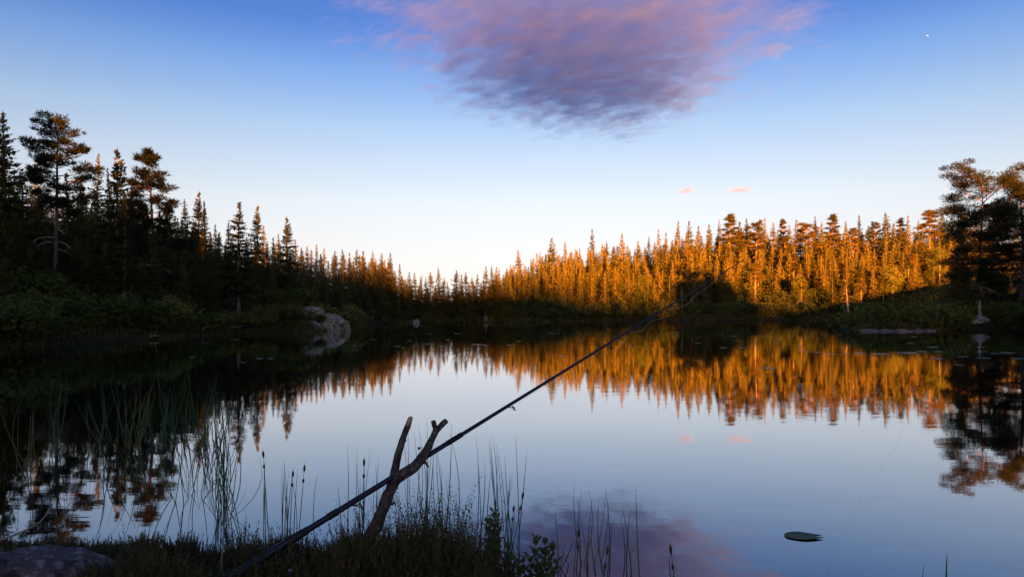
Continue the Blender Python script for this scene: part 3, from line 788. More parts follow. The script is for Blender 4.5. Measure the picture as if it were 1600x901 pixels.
# trees that stand out on the left
top_tree(SN[0], 14, 175, 44, 'tallest spruce at the far left, its dense tip above the wood', None, 1.25)
top_tree(SN[2], 181, 228, 46, 'slender dark spruce between the two tall pines on the left', None, 1.5)
top_tree(SD, 192, 300, 37, 'shaded spruce trailing pale dead branches over its bare lower trunk', None, 1.1, rz=.5)
top_tree(SN[3], 240, 352, 36, 'broad shaded spruce with dead lower twigs beside the pale trailing branches', None, 1.0, rz=2)
top_tree(SN[2], 310, 298, 60, 'double pointed dark spruce right of the second tall pine', None, 1.4)
top_tree(SN[2], 318, 312, 60.5, 'smaller twin spruce touching the double pointed spruce', None, .9)
top_tree(SN[1], 373, 314, 52, 'lone dark spruce with a straight bare pinkish trunk above the shore heath', None, 1.5, rz=1)
top_tree(SN[2], 400, 319, 66, 'slim spruce just right of the lone spruce with bare trunk', None, 1.35)
top_tree(SN[2], 447, 338, 66, 'ragged pointed spruce rising above the granite outcrop', None, 1.6)
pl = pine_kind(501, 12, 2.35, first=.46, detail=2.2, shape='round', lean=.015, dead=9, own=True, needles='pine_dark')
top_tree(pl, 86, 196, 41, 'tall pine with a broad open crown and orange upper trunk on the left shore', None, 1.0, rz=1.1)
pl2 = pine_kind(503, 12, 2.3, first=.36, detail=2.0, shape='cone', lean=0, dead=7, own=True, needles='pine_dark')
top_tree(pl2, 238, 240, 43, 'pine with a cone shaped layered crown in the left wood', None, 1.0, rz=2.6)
# bushes on the left bank
for px, D0, hb in ((466, 57.6, .8), (499, 56.9, .75), (500, 61.0, 2.4), (455, 57.0, .8), (552, 63.5, 1.3)):
    BN[1].place((px - 800) / F * D0, D0, hb, 'small bush growing over the granite outcrop', 'bushes round the granite outcrop', widen=1.2, z=.1 if px != 499 else .75)
for i in range(64):
    px = random.uniform(-10, 560); D0 = np.interp(px, [0, 170, 300, 440, 452, 545], [27.5, 34.5, 43.5, 52.5, 60, 64]) + abs(random.gauss(0, 4)) + .3
    while not on_land(px, D0, .5): D0 += .5
    x = (px - 800) / F * D0
    random.choice(BN).place(x, D0, random.uniform(.45, 1.5), 'low green bush on the shaded heath of the left shore', 'bushes on the left shore', widen=random.uniform(1.0, 1.7))

# --- the wooded point on the right
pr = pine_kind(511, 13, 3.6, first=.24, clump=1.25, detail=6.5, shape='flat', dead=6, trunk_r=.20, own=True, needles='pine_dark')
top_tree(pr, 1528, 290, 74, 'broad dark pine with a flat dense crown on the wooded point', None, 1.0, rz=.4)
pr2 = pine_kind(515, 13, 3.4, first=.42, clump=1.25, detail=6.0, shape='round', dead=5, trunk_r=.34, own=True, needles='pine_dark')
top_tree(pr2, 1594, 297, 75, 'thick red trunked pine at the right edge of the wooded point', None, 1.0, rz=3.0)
top_tree(SN[3], 1502, 345, 73, 'dark spruce tucked under the flat crowned pine on the point', None, 1.25, rz=1)
top_tree(SN[0], 1556, 338, 78, 'dense dark spruce between the two pines on the point', None, 1.1)
top_tree(SN[0], 1622, 300, 78, 'dark spruce beyond the thick red trunked pine', None, 1.2)
for px, py, D in [(1475, 440, 70), (1530, 425, 78), (1575, 420, 76), (1610, 415, 72), (1440, 455, 76)]:
    top_tree(random.choice(SN[:1] + SF[2:3]), px, py, D, 'small dark spruce among the bushes of the wooded point', 'small spruces on the wooded point', 1.2)
for i in range(46):
    px = random.uniform(1342, 1615); D0 = np.interp(px, [1340, 1350, 1460, 1530, 1600], [60, 56, 58, 67, 69]) + abs(random.gauss(0, 3.5)) + .8
    while not on_land(px, D0, .8): D0 += .6
    if 1488 < px < 1562 and D0 < 71: D0 += 5
    random.choice(BN).place((px - 800) / F * D0, D0, random.uniform(.9, 2.1), 'dark leafy bush on the low bank of the wooded point', 'bushes on the wooded point', widen=random.uniform(.9, 1.4))

# dead standing trunk in the sunlit forest
mb = MB(); mb.tube([(0, 0, -.3), (-.15, 0, 2), (-.35, .05, 4.2), (-.5, 0, 6.2)], [.22, .17, .12, .05], 7)
for z, a, l in [(3.2, .4, 1.1), (3.9, 2.8, .9), (4.6, -.3, 1.2), (5.2, 3.3, .8), (2.3, 3.6, .7)]:
    x = -.15 - .09 * (z - 2); mb.tube([(x, 0, z), (x + math.cos(a) * l * .6, math.sin(a) * l * .4, z + .1), (x + math.cos(a) * l, math.sin(a) * l * .6, z - .35)], [.05, .03, .01], 5)
c = at(1327, 470, 148); o = mb.build('dead_tree', M['dead'], smooth=True); o.location = (c.x, c.y, gz(c.x, c.y)); o.scale = (1.3, 1.3, 1.3)
tag(o, 'pale dead trunk with broken branches in the sunlit forest', 'dead tree')

# --- wood on the ridge behind the camera, between the lake and the sun
mb = FILL; rg = np.random.default_rng(77)
srcs = [spruce(900 + i, 9, 1.5, detail=.4)[1] for i in range(3)]
srcs = [np.concatenate([v_.reshape(-1, 4, 3) for v_ in s_.v[:1]]) for s_ in srcs]
for row in range(5):
    for u in np.arange(-85, 150, 2.4):
        u2 = u + rg.uniform(-1, 1); s2 = -100 - row * 5 + rg.uniform(-2, 2)
        x = s2 * _sx + u2 * _sy; y = s2 * _sy - u2 * _sx
        sc_ = rg.uniform(.62, 1.02)
        mb.quads(srcs[rg.integers(0, 3)] * np.array([sc_ * 1.3, sc_ * 1.3, sc_]) + np.array([x, y, gz(x, y) - .2]))
# unseen spruce stands, added off frame to shade the right pines and left wood
def fill_at(x, y, H, widen):
    s_ = H / 12; z0 = gz(x, y) - .1; V, Fc, V2, F2 = FSRC[_frg.integers(0, 5)]
    for v_, f_, dst in ((V, Fc, FILL), (V2, F2, FTR)):
        w_ = v_ * np.array([s_ * widen, s_ * widen, s_]) + np.array([x, y, z0]); n0 = dst.n
        dst.v.append(w_); dst.n += len(w_); dst.f += [q_ + n0 for q_ in f_]
for x0, x1, y0, y1, n_t, h0, h1 in ((48, 64, 44, 60, 64, 13.0, 14.8), (-36, -22.5, 6, 20, 30, 13.5, 16), (-25, -14, -5, 6, 16, 9, 11)):
    for _i in range(n_t):
        x, y = _frg.uniform(x0, x1), _frg.uniform(y0, y1)
        if shore_sd(np.array([x]), np.array([y]))[0] > 1: fill_at(x, y, _frg.uniform(h0, h1), 1.35)
k_ = sum(len(f_) for f_ in FILL.f); V2 = np.concatenate(FTR.v); n0 = FILL.n; FILL.v.append(V2); FILL.n += len(V2); FILL.f += [f_ + n0 for f_ in FTR.f]
o = FILL.build('forest', M['spruce']); o.data.materials.append(M['bark_grey'])
_mi = np.zeros(len(o.data.polygons), np.int32); _mi[k_:] = 1; o.data.polygons.foreach_set('material_index', _mi)
tag(o, 'dense spruce wood filling the slopes behind the front trees round the lake', 'forest', kind='stuff')

# --- heath and undergrowth that nobody could count
def scatter(n, box, keep, size, rg, hmin=.02, hmax=.3):
    x = rg.uniform(box[0], box[1], n); y = rg.uniform(box[2], box[3], n)
    sd = shore_sd(x, y); m_ = keep(x, y, sd); x, y = x[m_], y[m_]
    z = ground_z(x, y); n = len(x)
    clump = vnoise(x * .9, y * .9) + .5
    pos = np.stack([x, y, np.maximum(z, 0) + rg.uniform(hmin, hmax, n) * (clump * 1.6 + .1)], -1)
    a = rg.normal(0, 1, (n, 3)); a /= np.linalg.norm(a, axis=1)[:, None]
    b_ = np.cross(a, rg.normal(0, 1, (n, 3))); b_ /= np.linalg.norm(b_, axis=1)[:, None]
    L = size * rg.uniform(.6, 1.5, n)[:, None]
    return np.stack([pos - a * L, pos - b_ * L * .5, pos + a * L, pos + b_ * L * .5], 1)
rg = np.random.default_rng(31)
mb = MB()
mb.quads(scatter(150000, (-50, -9, 20, 80), lambda x, y, sd: (sd > -.15) & (sd < 16), .075, rg, .02, .55))
mb.quads(scatter(60000, (24, 60, 50, 90), lambda x, y, sd: (sd > -.1) & (sd < 12), .085, rg, .02, .6))
mb.quads(scatter(90000, (-30, 100, 98, 190), lambda x, y, sd: (sd > -.2) & (sd < 28), .17, rg, .02, .8))
mb.quads(scatter(90000, (-10, 150, 140, 240), lambda x, y, sd: (sd > 20) & (sd < 80), .26, rg, .02, 1.3))
tag(mb.build('undergrowth', M['under']), 'dark tangled heath and bilberry covering the banks under the trees', 'undergrowth', kind='stuff')

# ------------------------------------------------------------------ rocks
def rock_mesh(seed, semi, rough=.22, sub=4, flat=-.35, facets=11):
    import bmesh
    bm = bmesh.new(); bmesh.ops.create_icosphere(bm, subdivisions=sub, radius=1)
    pr_ = random.Random(seed * 13 + 1); planes = []
    for _i in range(facets):
        pn = Vector((pr_.gauss(0, 1), pr_.gauss(0, 1), pr_.gauss(.35, .8))).normalized(); planes.append((pn, pr_.uniform(.52, .86)))
    off = Vector((seed * 7.3, seed * 1.7, seed * 3.1))
    for v in bm.verts:
        d = v.co.normalized()
        r = 1 + rough * (mnoise.noise(d * 1.3 + off) * 1.0 + mnoise.noise(d * 2.9 + off) * .5 + mnoise.noise(d * 7 + off) * .16 + mnoise.noise(d * 15 + off) * .06)
        c = d * r
        for pn, ph in planes:
            e_ = c.dot(pn) - ph
            if e_ > 0: c = c - pn * e_ * .86
        c = c * (1 + .05 * rough / .2 * mnoise.noise(d * 6 + off) + .025 * mnoise.noise(d * 14 + off))
        c.z = max(c.z, flat)
        v.co = Vector((c.x * semi[0], c.y * semi[1], c.z * semi[2]))
    for f_ in bm.faces: f_.smooth = True
    me = bpy.data.meshes.new('rock'); bm.to_mesh(me); bm.free(); return me
def rock(seed, px, D, semi, mat, label, z=0.0, rz=0.0, name='rock', group=None, **kw):
    me = rock_mesh(seed, semi, **kw); me.materials.append(M[mat]); o = link(name, me)
    o.location = ((px - 800) / F * D, D, z); o.rotation_euler = (0, 0, rz)
    return tag(o, label, 'rock', group)
G_O = 'boulders of the granite outcrop'
rock(1, 483, 59.0, (1.45, 1.2, 1.3), 'granite', 'upper left hump of the granite outcrop, highest and dotted with lichen', .80, 0, 'granite_outcrop', G_O, sub=5, rough=.16, flat=-.9, facets=2)
rock(2, 514, 57.6, (1.7, 1.2, 1.42), 'granite', 'broad right hand dome of the granite outcrop sloping into the lake', .05, .4, 'granite_outcrop', G_O, sub=5, rough=.15, flat=-.9, facets=2)
rock(12, 486, 56.0, (1.05, .75, .98), 'granite', 'lower grey hump at the front of the granite outcrop', -.05, .8, 'granite_outcrop', G_O, sub=5, rough=.17, facets=2)
rock(3, 463, 53.9, (.95, .7, .38), 'granite_pink', 'low pinkish stone at the left foot of the granite outcrop', 0, .1)
rock(4, 537, 57.6, (.5, .6, .85), 'granite', 'small rounded granite knob at the right foot of the outcrop', 0, .1, 'granite_outcrop')
rock(5, 651, 108, (.62, .5, .62), 'granite_pale', 'small white rock at the waterline at the far end of the lake', .05)
rock(6, 672, 118, (.75, .5, .55), 'granite', 'small grey rock behind the white rock at the far end', .2)
rock(7, 759, 119, (.75, .6, 1.25), 'granite_pink', 'upright pinkish rock on the far shore by the dark bushes', .0)
rock(8, 877, 136, (.8, .6, .7), 'granite_pink', 'half hidden rock under the bushes of the far right shore', .0)
rock(9, 1246, 154.5, (2.0, .6, .55), 'granite_pink', 'pinkish ledge under the bushes of the far right shore', .0)
rock(10, 1317, 158, (.8, .6, .8), 'granite_pale', 'small pale boulder among the sunlit trees', 3.0)
rock(11, 1524, 65.6, (1.1, .8, .62), 'granite_pale', 'pale broken boulder at the water edge under the flat crowned pine', .72, .2, rough=.35)
for i, (px, w) in enumerate([(1360, .85), (1384, .75), (1410, .8), (1434, .6), (1451, .5)]):
    rock(20 + i, px, np.interp(px, [1350, 1400, 1460], [56.2, 55.0, 57.0]) , (w * 1.15, .6, .22 + .10 * (i == 2)), 'granite_pink',
         ['long pinkish slab at the tip of the wooded point', 'second pinkish slab along the edge of the wooded point', 'thickest pinkish slab in the row below the wooded point',
          'short pinkish slab before the gap in the row below the point', 'last small slab of the row below the wooded point'][i], .0, random.uniform(-.15, .15), rough=.42)
for i, (px, py, w, lab) in enumerate([(182, 532, .7, 'low grey stone on the grassy left shore'), (214, 530, .8, 'broad grey stone on the left shore below two bare trunks'), (312, 523, .75, 'dark angular stone at the waterline of the left shore'),
                                      (329, 522, .45, 'small stone beside the dark angular one on the left shore'), (361, 520, .5, 'small pinkish stone on the left shore before the outcrop'), (385, 520, .6, 'flat stone at the waterline left of the granite outcrop'),
                                      (420, 519, .5, 'pale flat stone nearest the foot of the granite outcrop')]):
    D0 = HC * F / (py - HY) + .1
    rock(30 + i, px, D0, (w, w * .7, w * .55), 'granite_pink' if i % 2 else 'granite', lab, .0, i)
# broken stump standing behind the pale boulder
mb = MB(); mb.tube([(0, 0, -.6), (.03, 0, .2), (-.02, 0, .8), (.05, 0, 1.25), (-.05, 0, 1.7)], [.17, .13, .12, .10, .02], 7)
mb.tube([(-.02, 0, .8), (-.2, 0, 1.1), (-.24, 0, 1.5)], [.07, .05, .01], 5)
o = mb.build('tree_stump', M['dead'], smooth=True); c = at(1531, 480, 66.6); o.location = (c.x, c.y, 1.1); tag(o, 'pale broken stump standing over the boulder on the point', 'stump')

def log(label, px0, py0, px1, py1, D, r, z0=None):
    a = at(px0, py0, D); b_ = at(px1, py1, D + .8); mb = MB(); rr = random.Random(px0)
    pts = [a.lerp(b_, q) + Vector((0, 0, rr.uniform(-.04, .04))) for q in (0, .25, .5, .75, 1)]
    mb.tube(pts, [r, r * .95, r * .8, r * .6, r * .25], 9)
    for q in (.3, .5, .62, .8):
        p_ = a.lerp(b_, q); mb.tube([p_, p_ + Vector((rr.uniform(-.3, .3), rr.uniform(-.3, .1), rr.uniform(.15, .6)))], [r * .35, r * .08], 5)
    tag(mb.build('fallen_log', M['dead'], smooth=True), label, 'log')
log('pale fallen log with broken twigs lying on the left bank', 52, 502, 98, 492, 33.2, .085)
log('grey drift log at the waterline in front of two bare trunks', 205, 527, 250, 524, 37.3, .075)
log('dark dead branch reaching from the left shore over the water', 296, 523, 330, 508, 44.6, .06)
log('thin pale log on the bank below the lone spruce', 352, 512, 392, 507, 49.5, .06)
log('pale log lying along the far shore left of the upright rock', 700, 503, 752, 500, 120, .16)
# ------------------------------------------------------------------ lily pads
def pad_mesh(seed, r=1.0, fold=0.0, n=26):
    rr = random.Random(seed); mb = MB(); V = []; Fq = []
    rings = [0.02, .35, .7, 1.0]
    notch = .22
    for a in range(n + 1):
        an = notch + (2 * math.pi - 2 * notch) * a / n
        for q in rings:
            rad = q * r * (1 + .06 * math.sin(an * 3 + seed))
            x = rad * math.cos(an) * 1.18; y = rad * math.sin(an)
            z = .012 * r * math.sin(an * 5 + seed) * q * q + fold * q ** 2 * max(0, math.cos(an * 1.0 - .6)) ** 3 + .02 * r * q * q
            V.append((x, y, z))
    m_ = len(rings)
    for a in range(n):
        for j in range(m_ - 1):
            Fq.append((a * m_ + j, (a + 1) * m_ + j, (a + 1) * m_ + j + 1, a * m_ + j + 1))
    k0 = len(V); th = .012 * r
    V2 = V + [(x, y, z - th) for x, y, z in V]
    F2 = [(a[3] + k0, a[2] + k0, a[1] + k0, a[0] + k0) for a in Fq]
    rim = [a * m_ + m_ - 1 for a in range(n + 1)]
    F3 = [(rim[i], rim[i] + k0, rim[i + 1] + k0, rim[i + 1]) for i in range(n)]
    mb.add(V2, Fq + F2 + F3); me = mb.mesh('lily_pad', True); me.materials.append(M['pad']); return me
def big_pad():
    """heart shaped floating leaf with both edges lifting"""
    mb = MB(); V = []; nx, ny = 22, 12
    for i in range(nx + 1):
        u = i / nx
        w = .5 * math.sin(math.pi * min(1, u * .93 + .04)) ** .55 * (1 - .25 * u)
        for j in range(ny + 1):
            v = j / ny * 2 - 1
            x = (u - .5) - (.10 * u ** 8 * 0) + (.13 * abs(v) ** 1.2 * u ** 6) - .16 * (1 - abs(v)) ** 2 * u ** 9
            y = v * w * .72
            z = .045 * (abs(v) ** 2) * (1.2 if v > 0 else .35) * math.sin(math.pi * u) ** .7 + .05 * u ** 6 * abs(v) + .012 * math.sin(9 * u + 4 * v) + .008 * math.sin(22 * v) * u + .012 - .012 * (1 - u) ** 4
            V.append((x, y, z))
    Fq = [(i * (ny + 1) + j, (i + 1) * (ny + 1) + j, (i + 1) * (ny + 1) + j + 1, i * (ny + 1) + j + 1) for i in range(nx) for j in range(ny)]
    mb.add(V, Fq); me = mb.mesh('lily_pad', True); me.materials.append(M['bigpad']); return me
c = onwater(1253, 838); o = link('lily_pad', big_pad()); o.location = (c.x, c.y, .006); o.scale = (.205, .235, .055); o.rotation_euler = (0, 0, -.12)
m_ = o.modifiers.new('thickness', 'SOLIDIFY'); m_.thickness = .004
tag(o, 'large heart shaped lily leaf with lifted edges floating alone near the right', 'lily pad', None)
pads = [pad_mesh(i, 1.0) for i in range(4)]
PADS = [(1343, 552, 15), (1408, 551, 14), (1424, 551, 16), (1440, 549, 14), (1457, 542, 13), (1466, 549, 13), (1422, 536, 9), (1428, 526, 8), (1504, 557, 14), (1537, 559, 16), (1531, 542, 11), (1535, 549, 12), (1556, 552, 13), (1576, 551, 20),
        (1462, 560, 16), (1375, 553, 20), (1320, 553, 12), (1298, 553, 14), (1200, 575, 18), (1277, 550, 12), (1255, 549, 12), (1160, 543, 10), (530, 537, 8), (553, 540, 6), (406, 560, 9), (423, 560, 8), (622, 541, 8), (668, 537, 9), (692, 541, 9), (700, 531, 7),
        (715, 521, 10), (745, 538, 14), (757, 539, 9), (671, 522, 8), (796, 539, 8), (811, 533, 8), (860, 520, 7), (872, 521, 6), (880, 556, 11), (950, 540, 9), (1001, 528, 6), (1035, 519, 7), (1055, 519, 9), (1146, 525, 9), (1150, 532, 5), (985, 541, 8), (1130, 543, 10), (1178, 537, 9), (1250, 540, 10),
        (640, 532, 7), (585, 530, 7), (1210, 530, 8), (1090, 536, 8), (1500, 570, 12), (1590, 560, 14), (380, 566, 8), (300, 558, 9), (905, 533, 7)]
for i, (px, py, w) in enumerate(PADS):
    c = onwater(px, py); o = link('lily_pad', pads[i % 4]); r = w / F * c.y * .46
    o.location = (c.x, c.y, .004); o.scale = (r, r * 1.35, r); o.rotation_euler = (0, 0, random.uniform(0, 6.28))
    tag(o, 'small flat lily pad shining on the dark water far from the bank', 'lily pad', 'lily pads scattered over the lake')

# ------------------------------------------------------------------ rushes, sedges and reeds
def ribbon(mb, p0, p1, w, bend, seg=6, side=None):
    p0 = Vector(p0); p1 = Vector(p1); d = p1 - p0
    side = side or Vector((1, 0, 0)); V = []
    for i in range(seg + 1):
        t_ = i / seg
        p = p0 + d * t_ + Vector(bend) * (t_ * t_ * (1 - 0) if False else math.sin(math.pi * .5 * t_) * 0 + t_ ** 2 - t_)
        ww = w * (1 - t_ ** 2.2) + .0004
        V += [p - side * ww, p + Vector((0, ww * .6, 0)), p + side * ww]
    Fq = []
    for i in range(seg):
        a = i * 3; Fq += [(a, a + 1, a + 4, a + 3), (a + 1, a + 2, a + 5, a + 4), (a + 2, a, a + 3, a + 5)]
    mb.add([tuple(v) for v in V], Fq)
def spike(p, d, L, r):
    mb = MB(); p = Vector(p); d = Vector(d).normalized()
    n = 7; mb.tube([p + d * L * i / n for i in range(n + 1)], [r * (.25 + math.sin(math.pi * (i + .3) / (n + .8)) * (1 + .18 * (-1) ** i)) for i in range(n + 1)], 6)
    return mb
def clump(name, cat, label, group, px0, px1, D, top0, top1, n, heads=(), mat='reed', w=.0024, lean=.10, basez=-.02, droop=.05, rg=random):
    cx = (px0 + px1) / 2; base = Vector(((cx - 800) / F * D, D, 0))
    root = empty(name, base, label, cat, group); mb = MB()
    for i in range(n):
        bx = rg.uniform(px0, px1); d = D + rg.uniform(-.12, .12) * D / 4
        b_ = Vector(((bx - 800) / F * d, d, basez))
        tp = at(bx + rg.gauss(0, 1) * lean * 100 * 4 / D, rg.uniform(top0, top1) if rg.random() < .8 else rg.uniform(top1, top1 + (top1 - top0)), d + rg.uniform(-.1, .1))
        ribbon(mb, b_ - base, tp - base, w * rg.uniform(.7, 1.25), (rg.gauss(0, droop), rg.gauss(0, droop), 0))
    for hx, hy, bx, L in heads:
        tp = at(hx, hy, D); b_ = Vector(((bx - 800) / F * D, D, basez)); dr = tp - b_
        ribbon(mb, b_ - base, tp + dr.normalized() * .03 - base, w, (0, 0, 0))
        for q in (0, L * 1.35):
            spike(tp - base - dr.normalized() * (q + L * .9), dr, L * (.9 if q == 0 else .55), .0062).build('seed_head', M['seed'], root, True)
    mb.build('blades', M[mat], root)
    return root
rr = random.Random(8)
kw = dict(rg=rr)
clump('sedge_clump', 'sedge', 'two thin sedge stems with brown seed heads left of the other rushes', None, 408, 424, 4.3, 706, 725, 3, [(411, 704, 420, .05)], lean=.03, droop=.02, **kw)
clump('sedge_clump', 'sedge', 'loose sedge tuft with two brown seed heads between reeds and forked stick', None, 440, 495, 4.25, 700, 745, 9, [(458, 735, 452, .045), (476, 726, 466, .05)], lean=.07, droop=.04, **kw)
clump('rush_clump', 'rushes', 'upright rushes with one dark seed head left of the forked stick', None, 536, 602, 4.2, 684, 725, 13, [(569, 716, 566, .055)], lean=.06, droop=.03, **kw)
clump('rush_clump', 'rushes', 'dense thin rushes rising behind the forked stick', None, 632, 722, 4.3, 650, 722, 24, [], lean=.11, droop=.06, **kw)
clump('rush_clump', 'rushes', 'thin rushes with brown seed heads beside the leafy bilberry', None, 735, 812, 4.1, 672, 745, 19, [(818, 768, 800, .05), (803, 790, 796, .04)], lean=.10, droop=.05, **kw)
clump('rush_clump', 'rushes', 'sparse arching rushes right of the leafy bilberry', None, 862, 940, 3.75, 748, 800, 13, [(905, 826, 900, .05)], lean=.12, droop=.05, **kw)
clump('sedge_clump', 'sedge', 'few tall sedge stems with a brown spike beside the cloud reflection', None, 940, 1010, 3.6, 752, 815, 8, [(950, 852, 942, .055)], lean=.10, droop=.05, **kw)
clump('sedge_clump', 'sedge', 'single short brown sedge spike farthest right of the rushes', None, 1046, 1058, 3.5, 845, 870, 2, [(1047, 850, 1056, .06)], lean=.05, droop=.02, **kw)
clump('rush_clump', 'rushes', 'two short rush tips alone at the lower right', None, 1438, 1486, 3.5, 862, 874, 3, [], lean=.05, droop=.02, **kw)
# reed tufts standing in the shallows on the left
G_T = [(95, 620, 6.9, 30, 575, 625, 9, 'few dry bent reeds nearest the dark left edge'), (160, 650, 7.6, 40, 590, 640, 14, 'reed tuft with bent tips in the dark left shallows'), (208, 655, 7.2, 22, 572, 640, 18, 'tall slim green reed tuft left of the densest reeds'),
       (246, 662, 7.4, 26, 602, 650, 18, 'short spreading green reed tuft in the middle of the reed bed'), (276, 664, 7.8, 24, 565, 640, 20, 'dense green reed tuft with one long leaning blade'), (328, 668, 7.3, 30, 566, 640, 24, 'thick upright reed tuft beside the bright water'),
       (352, 700, 5.7, 20, 600, 690, 16, 'dark green reed tuft crossing the bright water'), (350, 770, 4.7, 22, 625, 720, 12, 'nearest dark reed tuft bending over the bright water'), (190, 700, 5.6, 50, 640, 700, 9, 'thin scattered reeds in front of the left reed bed'), (290, 720, 5.2, 50, 630, 700, 9, 'loose reeds between the reed bed and the bank'), (40, 690, 6.2, 40, 600, 670, 9, 'faint reeds in the darkest corner of the shallows')]
for px, by, D, sp, t0, t1, n, lab in G_T:
    n = int(n * 1.2)
    clump('reed_tuft', 'reeds', lab, 'reed tufts in the left shallows', px - sp * .6, px + sp * .6, D, t0, t1, n, [], lean=.34, droop=.16, w=.0040 * D / 7, **kw)

# ------------------------------------------------------------------ heather bank in front
rg = np.random.default_rng(12)
def sprigs(n, box, hfun, keep, leaf, per, rg, lean=.25):
    x = rg.uniform(box[0], box[1], n); y = rg.uniform(box[2], box[3], n); sd = shore_sd(x, y)
    m_ = keep(x, y, sd); x, y = x[m_], y[m_]; n = len(x)
    z = np.maximum(ground_z(x, y), 0) - .01
    h = hfun(x, y) * rg.uniform(.45, 1.15, n)
    lx, ly = rg.normal(0, lean, n), rg.normal(0, lean, n)
    q = (np.arange(per) + .5) / per
    ax = np.stack([x[:, None] + lx[:, None] * h[:, None] * q, y[:, None] + ly[:, None] * h[:, None] * q, z[:, None] + h[:, None] * q], -1)   # n,per,3
    an = rg.uniform(0, 6.283, (n, per)); L = leaf * (1.15 - .75 * q)[None] * rg.uniform(.6, 1.3, (n, per))
    out = np.stack([np.cos(an), np.sin(an), rg.uniform(.5, 1.5, (n, per))], -1) * L[..., None]
    sd_ = np.stack([-np.sin(an), np.cos(an), np.zeros_like(an)], -1) * (L * .30)[..., None]
    leaves = np.stack([ax - sd_, ax + sd_, ax + out], 2).reshape(-1, 3, 3)
    b0 = np.stack([x, y, z], -1); tp = np.stack([x + lx * h, y + ly * h, z + h], -1); w = np.array([.0016, 0, 0])
    return np.concatenate([leaves, np.stack([b0 - w, b0 + w, tp], 1)])
def hh_(x, y):
    px = x / y * F + 800
    base = np.interp(px, [-100, 60, 180, 240, 300, 360, 420, 520, 600, 690, 745, 775, 860], [.05, .05, .07, .12, .07, .10, .13, .15, .19, .23, .20, .12, .08])
    return base * (1 + 1.5 * vnoise(x * 4, y * 4)) * (.62 + .9 * (vnoise(x * 13, y * 13) + .5) ** 1.0)
mb = MB()
mb.tris(sprigs(15000, (-3.6, .35, 2.2, 4.1), hh_, lambda x, y, sd: (sd > -.02) & (sd < 1.6), .021, 22, rg))
tag(mb.build('heather', M['heather']), 'dark wiry heather covering the near bank', 'heather', kind='stuff')
mb = MB()
def blades(n, box, keep, rg, h0, h1, w):
    x = rg.uniform(box[0], box[1], n); y = rg.uniform(box[2], box[3], n); sd = shore_sd(x, y); m_ = keep(x, y, sd); x, y = x[m_], y[m_]; n = len(x)
    z = np.maximum(ground_z(x, y), 0) - .005; h = rg.uniform(h0, h1, n); a = rg.uniform(0, 6.283, n); bend = rg.uniform(.2, 1.2, n) * h
    p0 = np.stack([x, y, z], -1); p1 = p0 + np.stack([np.cos(a) * bend * .3, np.sin(a) * bend * .3, h * .65], -1); p2 = p0 + np.stack([np.cos(a) * bend, np.sin(a) * bend, h * rg.uniform(.5, 1.0, n)], -1)
    s_ = np.stack([-np.sin(a), np.cos(a), np.zeros(n)], -1) * w
    return np.stack([p0 - s_, p0 + s_, p1 + s_ * .7, p1 - s_ * .7], 1), np.stack([p1 - s_ * .7, p1 + s_ * .7, p2], 1)
q_, t_ = blades(9000, (-4.0, .3, 2.2, 4.2), lambda x, y, sd: (sd > 0) & (sd < 1.8), rg, .03, .13, .0016); mb.quads(q_); mb.tris(t_)
q_, t_ = blades(60000, (-36, -9, 22, 70), lambda x, y, sd: (sd > -.5) & (sd < 1.6), rg, .10, .42, .010); mb.quads(q_); mb.tris(t_)
q_, t_ = blades(30000, (24, 60, 50, 84), lambda x, y, sd: (sd > -.5) & (sd < 1.6), rg, .12, .55, .012); mb.quads(q_); mb.tris(t_)
q_, t_ = blades(90000, (-30, 90, 98, 170), lambda x, y, sd: (sd > -.8) & (sd < 2.5), rg, .2, .8, .03); mb.quads(q_); mb.tris(t_)
tag(mb.build('grass', M['grass']), 'short grass and sedge along the shores and on the near bank', 'grass', kind='stuff')

def heather_kind(seed, Hh):
    rr_ = random.Random(seed); st = MB(); T = []
    for i in range(46):
        az = rr_.uniform(0, 6.28); sp = rr_.random() ** .6 * .75; h_ = Hh * rr_.uniform(.55, 1.08) * (1 - .3 * sp)
        tip = Vector((math.cos(az) * sp * h_ * .9, math.sin(az) * sp * h_ * .9, h_)); k0 = Vector((tip.x * .15, tip.y * .15, -.02)); m_ = Vector((tip.x * .75, tip.y * .75, h_ * .5))
        st.tube([k0, m_, tip], [.0022, .0016, .0007], 4, cap=False)
        for k_ in range(26):
            q = .3 + .7 * k_ / 26; p = k0.lerp(m_, q * 2) if q < .5 else m_.lerp(tip, q * 2 - 1); a_ = rr_.uniform(0, 6.28); L = .016 * rr_.uniform(.6, 1.3) * (1.2 - .6 * q)
            d = Vector((math.cos(a_) * .7, math.sin(a_) * .7, .8)) * L; s_ = Vector((-math.sin(a_), math.cos(a_), 0)) * L * .32
            T.append([tuple(p - s_), tuple(p + s_), tuple(p + d)])
    lf = MB(); lf.tris(np.array(T))
    return Kind('heather_plant', 'heather', Hh, [('stems', st, M['seed'], False), ('leaves', lf, M['heather'], False)])
HK = [heather_kind(800 + i, h_) for i, h_ in enumerate((.20, .24, .17))]
for i in range(34):
    px = random.choice((random.uniform(330, 560), random.uniform(560, 755), random.uniform(180, 330))); D = random.uniform(3.15, 3.66); x = (px - 800) / F * D
    if shore_sd(np.array([x]), np.array([D]))[0] > .03:
        HK[i % 3].place(x, D, random.uniform(.13, .2) + (.07 if 600 < px < 755 else 0), 'wiry upright heather plant standing out of the near bank', 'heather plants on the near bank', sink=.01)
rock(50, 48, 2.98, (.385, .32, .22), 'boulder', 'dark purplish lichened boulder lying in the heather at the near left', .155, .1, 'boulder', sub=5, rough=.16, facets=0)

